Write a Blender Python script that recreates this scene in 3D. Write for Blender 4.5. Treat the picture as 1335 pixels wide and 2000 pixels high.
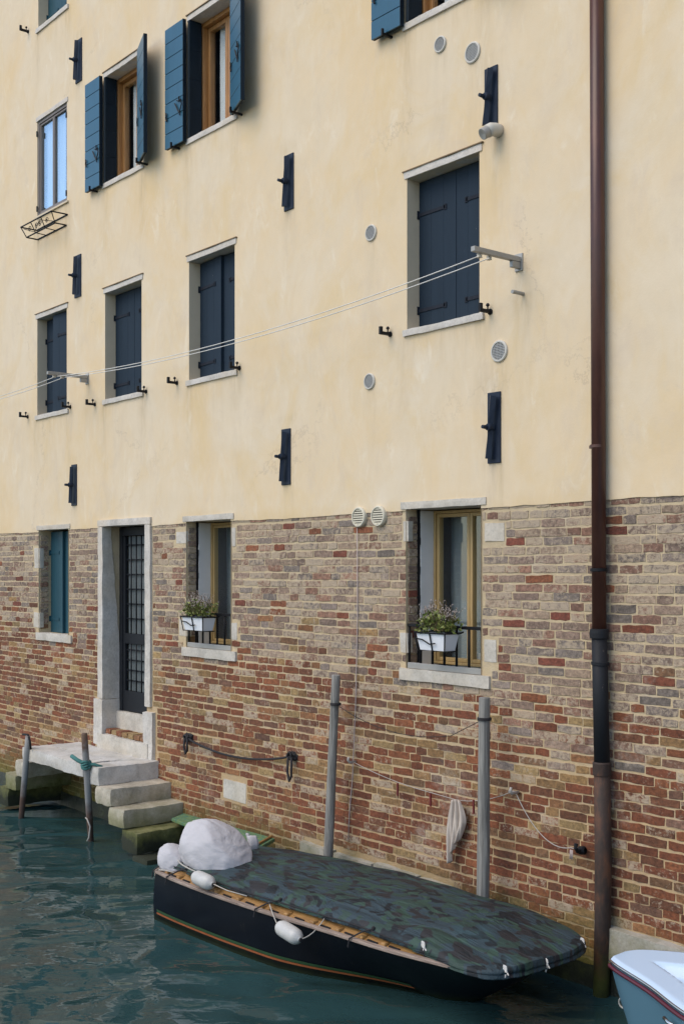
import bpy, bmesh, math, random
import numpy as np
from mathutils import Vector, Matrix, noise as mnoise
R = math.radians
rnd = random.Random(7)
for o in list(bpy.data.objects): bpy.data.objects.remove(o)
SC = bpy.context.scene
COL = SC.collection

# ------------------------------------------------------------------ camera
VX, HY, F = -1210.0, 1110.0, 2300.0            # wall vanishing point, horizon, focal length (photo pixels, 1335 x 2000)
TH = math.atan((667.5 - VX) / F)
CT, ST = math.cos(TH), math.sin(TH)
D = F / (280 / 2375 * (667.5 - VX)) * ST       # distance camera - wall plane
H = 2.93                                       # eye height above the water
cam = bpy.data.cameras.new('camera')
cam.sensor_fit = 'VERTICAL'; cam.sensor_height = 36; cam.sensor_width = 24
cam.lens = 36 * F / 2000
cam.shift_y = (HY - 1000) / 2000
cam.clip_end = 2000
co = bpy.data.objects.new('camera', cam); COL.objects.link(co)
co.location = (0, -D, H)
co.rotation_euler = (R(90), 0, math.atan2(CT, ST))
SC.camera = co

# ------------------------------------------------------------------ light
SUN_EL, SUN_AZ = 50, 256                       # sun azimuth measured from +x, counter-clockwise (over the canal, from the left)
wd = bpy.data.worlds.new('World'); SC.world = wd; wd.use_nodes = True
nt = wd.node_tree; nt.nodes.clear()
sky = nt.nodes.new('ShaderNodeTexSky'); sky.sky_type = 'NISHITA'; sky.sun_disc = False
sky.sun_elevation = R(SUN_EL); sky.sun_rotation = R(90 - SUN_AZ)
sky.air_density = 1.0; sky.dust_density = 0.7; sky.ozone_density = 1.0
bg = nt.nodes.new('ShaderNodeBackground'); bg.inputs[1].default_value = 0.15
wo = nt.nodes.new('ShaderNodeOutputWorld')
nt.links.new(sky.outputs[0], bg.inputs[0]); nt.links.new(bg.outputs[0], wo.inputs[0])
sun = bpy.data.lights.new('sun', 'SUN'); sun.energy = 1.5; sun.angle = R(50); sun.color = (1, 0.88, 0.70)
so = bpy.data.objects.new('sun', sun); COL.objects.link(so)
sd = Vector((math.cos(R(SUN_AZ)) * math.cos(R(SUN_EL)), math.sin(R(SUN_AZ)) * math.cos(R(SUN_EL)), math.sin(R(SUN_EL))))
so.rotation_euler = sd.to_track_quat('Z', 'Y').to_euler(); so.location = (-6, -12, 14)
SC.view_settings.view_transform = 'Standard'; SC.view_settings.look = 'None'
SC.view_settings.exposure = 0.60; SC.view_settings.gamma = 1
SC.render.resolution_x = 683; SC.render.resolution_y = 1024

# ------------------------------------------------------------------ pixel -> place
def ray(px, py):
    a = (px - 667.5) / F; b = (HY - py) / F
    return (-CT + a * ST, ST + a * CT, b)
def W(px, py, y=0.0):                          # point on the vertical plane y
    r = ray(px, py); t = (D + y) / r[1]
    return Vector((r[0] * t, y, H + r[2] * t))
def Zp(px, py, z=0.0):                         # point on the level z
    r = ray(px, py); t = (z - H) / r[2]
    return Vector((r[0] * t, -D + r[1] * t, z))
def proj(x, y, z):
    d = y + D; Y = -CT * x + ST * d; X = ST * x + CT * d
    return (667.5 + F * X / Y, HY - F * (z - H) / Y, F / Y)

# ------------------------------------------------------------------ material helper
class NM:
    def __init__(s, name, rough=0.8, **kw):
        s.m = bpy.data.materials.new(name); s.m.use_nodes = True
        s.t = s.m.node_tree; s.t.nodes.clear()
        s.out = s.t.nodes.new('ShaderNodeOutputMaterial')
        s.b = s.t.nodes.new('ShaderNodeBsdfPrincipled')
        s.link(s.b.outputs[0], s.out.inputs[0])
        s.b.inputs['Roughness'].default_value = rough
        for k, v in kw.items(): s.b.inputs[k.replace('_', ' ')].default_value = v
        s._pos = None
    def link(s, a, b): s.t.links.new(a, b)
    def n(s, typ, **kw):
        x = s.t.nodes.new('ShaderNode' + typ)
        for k, v in kw.items(): setattr(x, k, v)
        return x
    def put(s, sock, v):
        if isinstance(v, (int, float)): sock.default_value = v
        elif isinstance(v, (tuple, list)): sock.default_value = tuple(v) + ((1,) if len(v) == 3 and len(sock.default_value) == 4 else ())
        else: s.link(v, sock)
    def pos(s, scale=(1, 1, 1), obj=False):
        if obj: p = s.n('TexCoord').outputs['Object']
        else: p = s.n('NewGeometry').outputs['Position']
        if scale == (1, 1, 1): return p
        mp = s.n('Mapping'); s.link(p, mp.inputs[0]); mp.inputs['Scale'].default_value = scale
        return mp.outputs[0]
    def noise(s, scale, detail=4, rough=0.55, vec=None, dist=0.0, col=False):
        x = s.n('TexNoise'); x.inputs['Scale'].default_value = scale; x.inputs['Detail'].default_value = detail
        x.inputs['Roughness'].default_value = rough; x.inputs['Distortion'].default_value = dist
        s.link(vec if vec is not None else s.pos(), x.inputs['Vector'])
        return x.outputs['Color' if col else 'Fac']
    def vor(s, scale, vec=None, feature='F1'):
        x = s.n('TexVoronoi', feature=feature); x.inputs['Scale'].default_value = scale
        s.link(vec if vec is not None else s.pos(), x.inputs['Vector'])
        return x.outputs['Distance']
    def ramp(s, fac, stops, interp='LINEAR'):
        x = s.n('ValToRGB'); x.color_ramp.interpolation = interp
        e = x.color_ramp.elements
        while len(e) < len(stops): e.new(0.5)
        for i, (p, c) in enumerate(stops):
            e[i].position = p
            e[i].color = (c, c, c, 1) if isinstance(c, (int, float)) else tuple(c) + (1,)
        s.put(x.inputs[0], fac)
        return x.outputs[0]
    def mix(s, fac, a, b, mode='MIX'):
        x = s.n('MixRGB', blend_type=mode)
        s.put(x.inputs[0], fac); s.put(x.inputs[1], a); s.put(x.inputs[2], b)
        return x.outputs[0]
    def math(s, op, a, b=0.0, clamp=False):
        x = s.n('Math', operation=op); x.use_clamp = clamp
        s.put(x.inputs[0], a); s.put(x.inputs[1], b)
        return x.outputs[0]
    def z(s):
        x = s.n('SeparateXYZ'); s.link(s.pos(), x.inputs[0]); return x.outputs[2]
    def maprange(s, v, a, b, c=0.0, d=1.0):
        x = s.n('MapRange'); s.put(x.inputs[0], v)
        for i, q in enumerate((a, b, c, d)): x.inputs[i + 1].default_value = q
        return x.outputs[0]
    def bump(s, h, strength=0.3, dist=0.01, prev=None):
        x = s.n('Bump'); x.inputs['Strength'].default_value = strength; x.inputs['Distance'].default_value = dist
        s.link(h, x.inputs['Height'])
        if prev is not None: s.link(prev, x.inputs['Normal'])
        s.link(x.outputs[0], s.b.inputs['Normal'])
        return x.outputs[0]
    def color(s, c): s.put(s.b.inputs['Base Color'], c); return s
    def bloom(s, col):
        """salt bloom: pale crust in patches"""
        k = s.math('MULTIPLY', s.ramp(s.noise(1.1, 6, 0.68, dist=0.6), [(0.60, 0.0), (0.74, 0.9)]), s.ramp(s.noise(24, 6, 0.75), [(0.42, 0.15), (0.60, 0.85)]))
        return s.mix(k, col, (0.52, 0.445, 0.36))
    def algae(s, col, lo=0.12, hi=0.5, green=(0.078, 0.082, 0.010), dark=(0.012, 0.016, 0.008)):
        """tide-line growth: green above the water, black-green close to it"""
        zz = s.math('ADD', s.z(), s.math('MULTIPLY', s.math('SUBTRACT', s.noise(5, 5, 0.65), 0.5), 0.5))
        g = s.maprange(zz, hi, lo, 0, 0.9)
        c = s.mix(g, col, s.mix(s.noise(35, 4), green, tuple(x * 1.9 for x in green)))
        d = s.maprange(zz, lo + 0.08, lo - 0.12, 0, 0.95)
        return s.mix(d, c, dark)

M = {}
def simple(name, col, rough=0.6, var=0.15, scale=12, bump=0.1, metallic=0.0, obj=False, **kw):
    m = NM(name, rough, **kw); m.b.inputs['Metallic'].default_value = metallic
    p = m.pos(obj=obj)
    n = m.noise(scale, 5, 0.6, vec=p)
    m.color(m.mix(n, tuple(c * (1 - var) for c in col), tuple(c * (1 + var) for c in col)))
    if bump: m.bump(m.noise(scale * 6, 4, 0.6, vec=p), bump, 0.003)
    M[name] = m.m
    return m

# plaster
m = NM('plaster', 0.92)
big = m.noise(0.75, 6, 0.62, vec=m.pos((1, 1, 0.75)), dist=0.5)
c = m.ramp(big, [(0.30, (0.67, 0.50, 0.285)), (0.44, (0.685, 0.535, 0.345)), (0.56, (0.675, 0.55, 0.385)), (0.72, (0.70, 0.595, 0.45))])
st = m.noise(2.2, 7, 0.72, vec=m.pos((1.3, 1, 0.6)), dist=0.9)
c = m.mix(m.ramp(st, [(0.48, 0.0), (0.66, 0.55)]), c, (0.71, 0.60, 0.45))
st2 = m.noise(1.25, 7, 0.68, vec=m.pos((1.1, 1, 0.9)), dist=1.2)
c = m.mix(m.ramp(st2, [(0.50, 0.0), (0.68, 0.62)]), c, (0.66, 0.495, 0.27))
c = m.mix(m.ramp(m.noise(1.9, 7, 0.72, vec=m.pos((1.2, 1, 0.7)), dist=0.8), [(0.54, 0.0), (0.70, 0.5)]), c, (0.585, 0.475, 0.36))
c = m.mix(m.ramp(m.noise(2.8, 7, 0.72, vec=m.pos((1.4, 1, 0.6)), dist=0.6), [(0.58, 0.0), (0.72, 0.6)]), c, (0.77, 0.69, 0.565))
ve = m.n('TexVoronoi', feature='DISTANCE_TO_EDGE'); ve.inputs['Scale'].default_value = 0.42
wv = m.n('VectorMath', operation='ADD'); m.link(m.pos(), wv.inputs[0])
sc_ = m.n('VectorMath', operation='SCALE'); m.link(m.noise(2.4, 6, 0.7, col=True), sc_.inputs[0]); sc_.inputs['Scale'].default_value = 0.9
m.link(sc_.outputs[0], wv.inputs[1]); m.link(wv.outputs[0], ve.inputs['Vector'])
ck = m.math('MULTIPLY', m.ramp(ve.outputs['Distance'], [(0.0, 1.0), (0.006, 0.0)]), m.ramp(m.noise(0.6, 3), [(0.52, 0.0), (0.62, 0.45)]))
c = m.mix(ck, c, (0.40, 0.31, 0.22))
yb = m.maprange(m.math('ADD', m.z(), m.math('MULTIPLY', m.noise(2.2, 4), 0.5)), 3.75, 3.62, 0, 0.35)
c = m.mix(yb, c, (0.60, 0.43, 0.21))
sp = m.noise(7, 5, 0.7)
c = m.mix(m.ramp(sp, [(0.62, 0.0), (0.74, 0.18)]), c, (0.47, 0.38, 0.28))
c = m.mix(m.ramp(m.noise(11, 6, 0.7, vec=m.pos((1.6, 1, 0.7))), [(0.35, 0.0), (0.65, 0.14)]), c, (0.60, 0.50, 0.37))
sa = m.n('Attribute', attribute_name='stain').outputs['Fac']
sk = m.math('MULTIPLY', sa, m.ramp(m.noise(9, 6, 0.7, vec=m.pos((2.2, 1, 0.35))), [(0.35, 0.1), (0.65, 0.75)]))
c = m.mix(sk, c, m.mix(m.noise(3, 3), (0.50, 0.35, 0.16), (0.40, 0.33, 0.24)))
m.color(c)
b0 = m.bump(m.noise(2.2, 3, 0.5, vec=m.pos((1, 1, 0.7))), 0.35, 0.05)
m.bump(m.noise(60, 5, 0.65), 0.16, 0.006, b0)
M['plaster'] = m.m
# plaster of the reveals (greyer)
simple('reveal_plaster', (0.60, 0.50, 0.36), 0.9, 0.12, 5, 0.15)
simple('white_reveal', (0.62, 0.61, 0.60), 0.85, 0.10, 4, 0.1)
# white stone with weathering
def stone(name, base, dirt=(0.30, 0.27, 0.22), amt=0.5, moss=False, lo=0.12, hi=0.5):
    m = NM(name, 0.85)
    n = m.noise(4.5, 8, 0.75)
    c = m.mix(m.ramp(n, [(0.42, 0.0), (0.66, amt)]), base, dirt)
    c = m.mix(m.ramp(m.noise(45, 5, 0.7), [(0.48, 0.0), (0.70, 0.50)]), c, tuple(x * 0.5 for x in base))
    c = m.mix(m.ramp(m.noise(2.2, 3), [(0.45, 0.0), (0.7, 0.35)]), c, (base[0] * 0.95, base[1] * 0.82, base[2] * 0.62))
    if moss: c = m.algae(c, lo, hi)
    m.color(c)
    b0 = m.bump(m.noise(18, 5, 0.7), 0.5, 0.012)
    m.bump(m.noise(90, 4, 0.6), 0.25, 0.004, b0)
    M[name] = m.m
stone('white_stone', (0.56, 0.515, 0.45), amt=0.6)
stone('lintel_stone', (0.60, 0.56, 0.51), amt=0.4)
stone('jamb_stone', (0.60, 0.56, 0.51), (0.27, 0.25, 0.22), 0.55)
stone('landing_stone', (0.57, 0.545, 0.51), (0.25, 0.235, 0.20), 0.6)
stone('step_stone', (0.51, 0.46, 0.375), (0.20, 0.18, 0.13), 0.7, True, 0.16, 0.56)
stone('low_step_stone', (0.38, 0.35, 0.26), (0.16, 0.15, 0.09), 0.8, True, 0.24, 0.60)
stone('base_stone', (0.45, 0.42, 0.37), (0.22, 0.20, 0.15), 0.75, True, 0.16, 0.52)
m = NM('wet_shaded_footing', 0.5)  # wet green-black tones, darkened further to paint in shade under the landing
m.color(m.ramp(m.noise(7, 7, 0.7), [(0.35, (0.010, 0.012, 0.008)), (0.55, (0.022, 0.026, 0.012)), (0.75, (0.05, 0.06, 0.018))])); m.bump(m.noise(25, 5, 0.7), 0.7, 0.015); M['wet_shaded_footing'] = m.m
# mortar
m = NM('mortar', 0.95)
zz = m.math('ADD', m.z(), m.math('MULTIPLY', m.noise(0.8, 3), 0.8))
c = m.ramp(m.maprange(zz, 0.3, 3.6), [(0.0, (0.36, 0.245, 0.13)), (0.35, (0.50, 0.345, 0.18)), (0.6, (0.54, 0.415, 0.245)), (1.0, (0.54, 0.43, 0.27))])
c = m.mix(m.ramp(m.noise(9, 6, 0.7), [(0.4, 0.0), (0.7, 0.55)]), c, (0.36, 0.27, 0.19))
c = m.mix(m.ramp(m.noise(3, 5, 0.6), [(0.55, 0.0), (0.75, 0.5)]), c, (0.60, 0.51, 0.40))
c = m.algae(m.bloom(c), 0.08, 0.54)
m.color(c)
b0 = m.bump(m.noise(30, 5, 0.7), 0.7, 0.012)
m.bump(m.noise(120, 4, 0.6), 0.4, 0.004, b0)
M['mortar'] = m.m
# brick, colour taken from the object (single bricks) or from the face colour (joined bricks)
def brick_mat(name, source):
    m = NM(name, 0.93)
    if source == 'object':
        x = m.n('ObjectInfo'); col, wash = x.outputs['Color'], x.outputs['Alpha']
    else:
        x = m.n('Attribute', attribute_name='tint'); col, wash = x.outputs['Color'], x.outputs['Alpha']
    f = m.noise(34, 8, 0.78)
    c = m.mix(1.0, col, m.ramp(f, [(0.30, 0.40), (0.5, 1.0), (0.70, 1.65)]), 'MULTIPLY')
    c = m.mix(1.0, c, m.ramp(m.noise(0.9, 4, 0.6), [(0.3, 0.80), (0.7, 1.15)]), 'MULTIPLY')
    c = m.mix(m.ramp(m.noise(60, 5, 0.75), [(0.56, 0.0), (0.70, 0.65)]), c, (0.085, 0.062, 0.05))
    w = m.noise(26, 8, 0.78, dist=0.4)
    thr = m.math('ADD', w, m.math('MULTIPLY', m.math('SUBTRACT', wash, 0.5), 0.5))
    c = m.mix(m.ramp(thr, [(0.47, 0.0), (0.58, 0.85)]), c, m.mix(m.noise(6, 3), (0.48, 0.36, 0.235), (0.41, 0.335, 0.255)))
    c = m.algae(m.bloom(c), 0.10, 0.56)
    m.color(c)
    b0 = m.bump(m.noise(30, 7, 0.78), 0.9, 0.012)
    m.bump(m.noise(110, 4, 0.7), 0.35, 0.004, b0)
    M[name] = m.m
brick_mat('brick_single', 'object'); brick_mat('brick_joined', 'face')
# paints, metals, wood
def paint(name, col, rough=0.42, chip=None, streak=0.16, spec=0.5):
    m = NM(name, rough); m.b.inputs['Specular IOR Level'].default_value = spec
    n = m.noise(4, 5, 0.6, vec=m.pos((3, 3, 0.4)))
    c = m.mix(n, tuple(x * (1 - streak) for x in col), tuple(x * (1 + streak * 1.6) for x in col))
    if chip:
        k = m.ramp(m.noise(9, 7, 0.75, vec=m.pos((2.5, 2.5, 0.8))), [(0.69, 0.0), (0.72, 1.0)])
        c = m.mix(k, c, chip)
    m.color(c); m.bump(m.noise(40, 4, 0.6, vec=m.pos((3, 3, 0.3))), 0.12, 0.003)
    M[name] = m.m
paint('shutter_blue', (0.015, 0.027, 0.043), 0.62, (0.42, 0.40, 0.36), spec=0.15)
paint('shutter_open', (0.013, 0.080, 0.130), 0.32)
paint('shutter_dark', (0.009, 0.017, 0.026), 0.6, spec=0.15)
paint('shutter_teal', (0.014, 0.060, 0.084), 0.5, spec=0.3)
simple('anchor_iron', (0.016, 0.024, 0.042), 0.5, 0.25, 14, 0.2, Specular_IOR_Level=0.2)
simple('black_iron', (0.010, 0.010, 0.012), 0.55, 0.3, 20, 0.2, Specular_IOR_Level=0.2)
simple('door_iron', (0.013, 0.015, 0.019), 0.55, 0.3, 9, 0.2, Specular_IOR_Level=0.2)
simple('rust_hinge', (0.018, 0.022, 0.032), 0.7, 0.6, 30, 0.2, Specular_IOR_Level=0.15)
simple('galvanised', (0.33, 0.32, 0.30), 0.5, 0.2, 12, 0.15, 0.3)
simple('white_plastic', (0.54, 0.51, 0.45), 0.5, 0.08, 9, 0.05)
simple('vent_grille', (0.38, 0.375, 0.36), 0.5, 0.15, 14, 0.05)
simple('vent_dark', (0.03, 0.028, 0.026), 0.8, 0.2, 9, 0)
simple('beige_plastic', (0.62, 0.57, 0.45), 0.55, 0.08, 9, 0.05)
simple('drip_line', (0.20, 0.14, 0.08), 0.9, 0.3, 9, 0)
m = NM('copper_pipe', 0.38)
n = m.noise(4, 5, 0.65, vec=m.pos((3, 3, 0.5)))
c = m.ramp(n, [(0.3, (0.050, 0.020, 0.015)), (0.55, (0.082, 0.030, 0.020)), (0.8, (0.11, 0.048, 0.034))])
m.color(c); m.b.inputs['Metallic'].default_value = 0.15; m.bump(m.noise(30, 3), 0.08, 0.003); M['copper_pipe'] = m.m
m = NM('cast_pipe', 0.6); m.b.inputs['Specular IOR Level'].default_value = 0.2
k = m.ramp(m.noise(16, 7, 0.75), [(0.66, 0.0), (0.70, 1.0)])
m.color(m.mix(k, (0.016, 0.017, 0.020), (0.30, 0.26, 0.22))); m.bump(m.noise(30, 4), 0.2, 0.004); M['cast_pipe'] = m.m
m = NM('rusty_pipe', 0.75)
c = m.ramp(m.noise(7, 6, 0.7, vec=m.pos((1.5, 1.5, 0.6))), [(0.3, (0.018, 0.012, 0.010)), (0.5, (0.040, 0.022, 0.015)), (0.75, (0.14, 0.052, 0.021))])
m.color(m.algae(c, 0.05, 0.3)); m.bump(m.noise(35, 5), 0.5, 0.006); M['rusty_pipe'] = m.m
def wood(name, a, b, rough=0.6, obj=False, sc=(8, 8, 0.7), wet=False):
    m = NM(name, rough)
    p = m.pos(sc, obj)
    n = m.noise(4, 6, 0.65, vec=p, dist=0.8)
    c = m.ramp(n, [(0.3, a), (0.7, b)])
    if wet: c = m.algae(c, 0.05, 0.25)
    m.color(c); m.bump(m.noise(9, 6, 0.7, vec=p), 0.35, 0.006); M[name] = m.m
wood('window_wood', (0.26, 0.115, 0.035), (0.46, 0.235, 0.08), 0.42)
wood('ochre_wood', (0.34, 0.225, 0.090), (0.46, 0.32, 0.14), 0.45)
wood('brown_frame', (0.15, 0.125, 0.11), (0.22, 0.185, 0.165), 0.5)
wood('pole_wood', (0.085, 0.08, 0.072), (0.33, 0.315, 0.285), 0.85, wet=True, sc=(14, 14, 0.5))
wood('boat_wood', (0.18, 0.085, 0.025), (0.42, 0.23, 0.075), 0.5, sc=(1, 9, 9))
wood('rail_wood', (0.17, 0.12, 0.095), (0.36, 0.28, 0.23), 0.6, sc=(1, 9, 9))
m = NM('stake_rust', 0.8)
zz = m.math('ADD', m.z(), m.math('MULTIPLY', m.noise(12, 4), 0.3))
c = m.ramp(m.maprange(zz, 0, 1.3), [(0.0, (0.02, 0.014, 0.01)), (0.3, (0.09, 0.05, 0.035)), (0.5, (0.24, 0.24, 0.235)), (0.85, (0.26, 0.25, 0.24)), (0.95, (0.10, 0.06, 0.04))])
m.color(c); m.bump(m.noise(50, 4), 0.3, 0.004); M['stake_rust'] = m.m
# glass
def glass(name, refl, tint=(1, 1, 1), rough=0.02, gcol=(.95, .97, 1)):
    m = NM(name)
    t = m.n('BsdfTransparent'); t.inputs[0].default_value = tint + (1,)
    g = m.n('BsdfGlossy'); g.inputs[0].default_value = gcol + (1,); g.inputs['Roughness'].default_value = rough
    fr = m.n('LayerWeight'); fr.inputs[0].default_value = 0.5
    f = m.math('ADD', m.math('MULTIPLY', m.math('POWER', fr.outputs['Facing'], 3.0), 0.6), refl, True)
    x = m.n('MixShader'); m.link(f, x.inputs[0]); m.link(t.outputs[0], x.inputs[1]); m.link(g.outputs[0], x.inputs[2])
    m.link(x.outputs[0], m.out.inputs[0]); M[name] = m.m
glass('mirror_glass', 0.30, gcol=(.82, .94, 1.0)); glass('clear_glass', 0.03, (0.95, 0.97, 0.97))
simple('curtain', (0.78, 0.77, 0.77), 0.9, 0.06, 6, 0)
simple('blue_curtain', (0.66, 0.76, 0.84), 0.9, 0.06, 6, 0)
simple('grey_curtain', (0.20, 0.225, 0.235), 0.9, 0.15, 3, 0)
simple('frosted_panel', (0.13, 0.15, 0.155), 0.5, 0.12, 3, 0.05)
simple('dark_room', (0.05, 0.048, 0.045), 0.9, 0.2, 3, 0)
# boat
m = NM('hull_black', 0.3); m.b.inputs['Specular IOR Level'].default_value = 0.10
c = m.mix(m.noise(3, 5, 0.6), (0.004, 0.005, 0.008), (0.009, 0.011, 0.015))
c = m.mix(m.ramp(m.noise(14, 6, 0.7, vec=m.pos((1, 1, 0.5))), [(0.62, 0.0), (0.72, 0.25)]), c, (0.06, 0.055, 0.045))
c = m.mix(m.maprange(m.math('ADD', m.z(), m.math('MULTIPLY', m.noise(7, 5), 0.12)), 0.135, 0.03, 0, 0.8), c, (0.028, 0.036, 0.012))
m.color(c); m.bump(m.noise(5, 3), 0.06, 0.02); M['hull_black'] = m.m
simple('orange_line', (0.30, 0.085, 0.025), 0.6, 0.4, 9, 0.1)
simple('green_line', (0.02, 0.06, 0.02), 0.6, 0.4, 9, 0.1)
m = NM('camo_tarp', 0.62); m.b.inputs['Specular IOR Level'].default_value = 0.3
p = m.pos((1.0, 1.5, 0.3))
def blob(scale, thr, off):
    mp = m.n('Mapping'); m.link(p, mp.inputs[0]); mp.inputs['Location'].default_value = off
    return m.ramp(m.noise(scale, 1, 0.4, vec=mp.outputs[0], dist=0.7), [(thr, 0.0), (thr + 0.012, 1.0)])
c = m.mix(blob(5.2, 0.53, (0, 0, 0)), (0.029, 0.049, 0.061), (0.028, 0.053, 0.044))
c = m.mix(blob(5.8, 0.56, (5, 2, 1)), c, (0.023, 0.023, 0.026))
c = m.mix(blob(6.5, 0.60, (9, 7, 3)), c, (0.011, 0.015, 0.019))
c = m.mix(blob(5.6, 0.62, (1, 9, 4)), c, (0.033, 0.066, 0.050))
c = m.mix(m.ramp(m.noise(2.0, 5, 0.65, vec=m.pos((0.7, 1.6, 1))), [(0.56, 0.0), (0.72, 0.5)]), c, (0.055, 0.125, 0.145))
c = m.mix(m.ramp(m.noise(4, 7, 0.8, vec=m.pos((0.6, 2, 1))), [(0.66, 0.0), (0.78, 0.35)]), c, (0.25, 0.28, 0.30))
m.color(c)
b0 = m.bump(m.noise(2.4, 5, 0.55, vec=m.pos((0.6, 2.2, 1)), dist=2.2), 0.8, 0.05)
m.bump(m.noise(200, 2), 0.15, 0.002, b0); M['camo_tarp'] = m.m
m = NM('white_canvas', 0.8)
c = m.mix(m.noise(6, 5, 0.6), (0.42, 0.405, 0.42), (0.52, 0.505, 0.525))
c = m.mix(m.ramp(m.noise(3, 5, 0.6), [(0.55, 0.0), (0.75, 0.5)]), c, (0.40, 0.37, 0.35))
m.color(c)
b0 = m.bump(m.noise(3.2, 3, 0.5, vec=m.pos((1.0, 1.2, 1.6)), dist=1.6), 0.35, 0.04)
wq = m.n('VectorMath', operation='ADD'); m.link(m.pos((1, 1.2, 1.5)), wq.inputs[0]); wz = m.n('VectorMath', operation='SCALE'); m.link(m.noise(4, 3, 0.5, col=True), wz.inputs[0]); wz.inputs['Scale'].default_value = 0.25; m.link(wz.outputs[0], wq.inputs[1])
b1 = m.bump(m.vor(5.0, wq.outputs[0]), 0.16, 0.05, b0)
m.bump(m.noise(11, 3, 0.5, vec=m.pos((0.7, 1, 2.2)), dist=1.6), 0.25, 0.012, b1); M['white_canvas'] = m.m
simple('fender_white', (0.47, 0.46, 0.44), 0.45, 0.35, 9, 0.06)
simple('rag_cloth', (0.50, 0.43, 0.37), 0.95, 0.22, 16, 0.2)
simple('rope_grey', (0.40, 0.37, 0.33), 0.9, 0.25, 40, 0.3)
simple('rope_white', (0.62, 0.60, 0.57), 0.9, 0.15, 40, 0.3)
simple('rope_dark', (0.022, 0.020, 0.022), 0.9, 0.3, 40, 0.3)
simple('rope_teal', (0.05, 0.16, 0.15), 0.9, 0.3, 40, 0.3)
simple('hose_pink', (0.42, 0.34, 0.32), 0.6, 0.15, 8, 0)
simple('line_white', (0.72, 0.70, 0.66), 0.7, 0.1, 8, 0)
simple('peg_red', (0.15, 0.02, 0.02), 0.5, 0.2, 8, 0)
m = NM('weathered_green', 0.6)
c = m.ramp(m.noise(24, 6, 0.8, vec=m.pos((1, 2.2, 1)), dist=0.6), [(0.36, (0.02, 0.075, 0.055)), (0.46, (0.05, 0.17, 0.12)), (0.56, (0.17, 0.21, 0.05)), (0.66, (0.08, 0.21, 0.15)), (0.8, (0.25, 0.25, 0.16))])
m.color(c); m.bump(m.noise(30, 5), 0.4, 0.008); M['weathered_green'] = m.m
# white boat
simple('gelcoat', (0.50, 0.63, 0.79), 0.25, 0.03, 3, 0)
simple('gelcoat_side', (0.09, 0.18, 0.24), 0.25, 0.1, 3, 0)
simple('maroon_strake', (0.09, 0.012, 0.025), 0.35, 0.15, 8, 0)
simple('chrome', (0.6, 0.6, 0.6), 0.2, 0.05, 8, 0, 1.0)
# plants
simple('planter_white', (0.72, 0.73, 0.76), 0.45, 0.04, 8, 0)
simple('soil', (0.05, 0.03, 0.02), 0.95, 0.3, 30, 0.3)
m = NM('leaf', 0.55)
m.color(m.ramp(m.noise(30, 3), [(0.3, (0.05, 0.09, 0.014)), (0.5, (0.15, 0.185, 0.032)), (0.7, (0.29, 0.26, 0.08))])); M['leaf'] = m.m
simple('stem', (0.12, 0.09, 0.05), 0.8, 0.3, 20, 0)
simple('petal', (0.52, 0.43, 0.39), 0.8, 0.25, 60, 0)
# water
m = NM('water', 0.035, IOR=1.333)
m.b.inputs['Specular IOR Level'].default_value = 0.5
m.color(m.mix(m.noise(0.5, 3), (0.019, 0.050, 0.052), (0.025, 0.059, 0.060)))
p = m.pos((1, 1, 1))
mr = m.n('Mapping'); m.link(p, mr.inputs[0]); mr.inputs['Rotation'].default_value = (0, 0, R(-51))
mp = m.n('Mapping'); m.link(mr.outputs[0], mp.inputs[0]); mp.inputs['Scale'].default_value = (1.15, 1.55, 1)
h1 = m.noise(1.3, 0.5, 0.4, vec=mp.outputs[0], dist=0.45)
h2 = m.noise(5.5, 2, 0.45, vec=mp.outputs[0], dist=0.5)
b0 = m.bump(h1, 1.0, 0.115)
m.bump(h2, 0.6, 0.010, b0)
M['water'] = m.m

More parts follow.
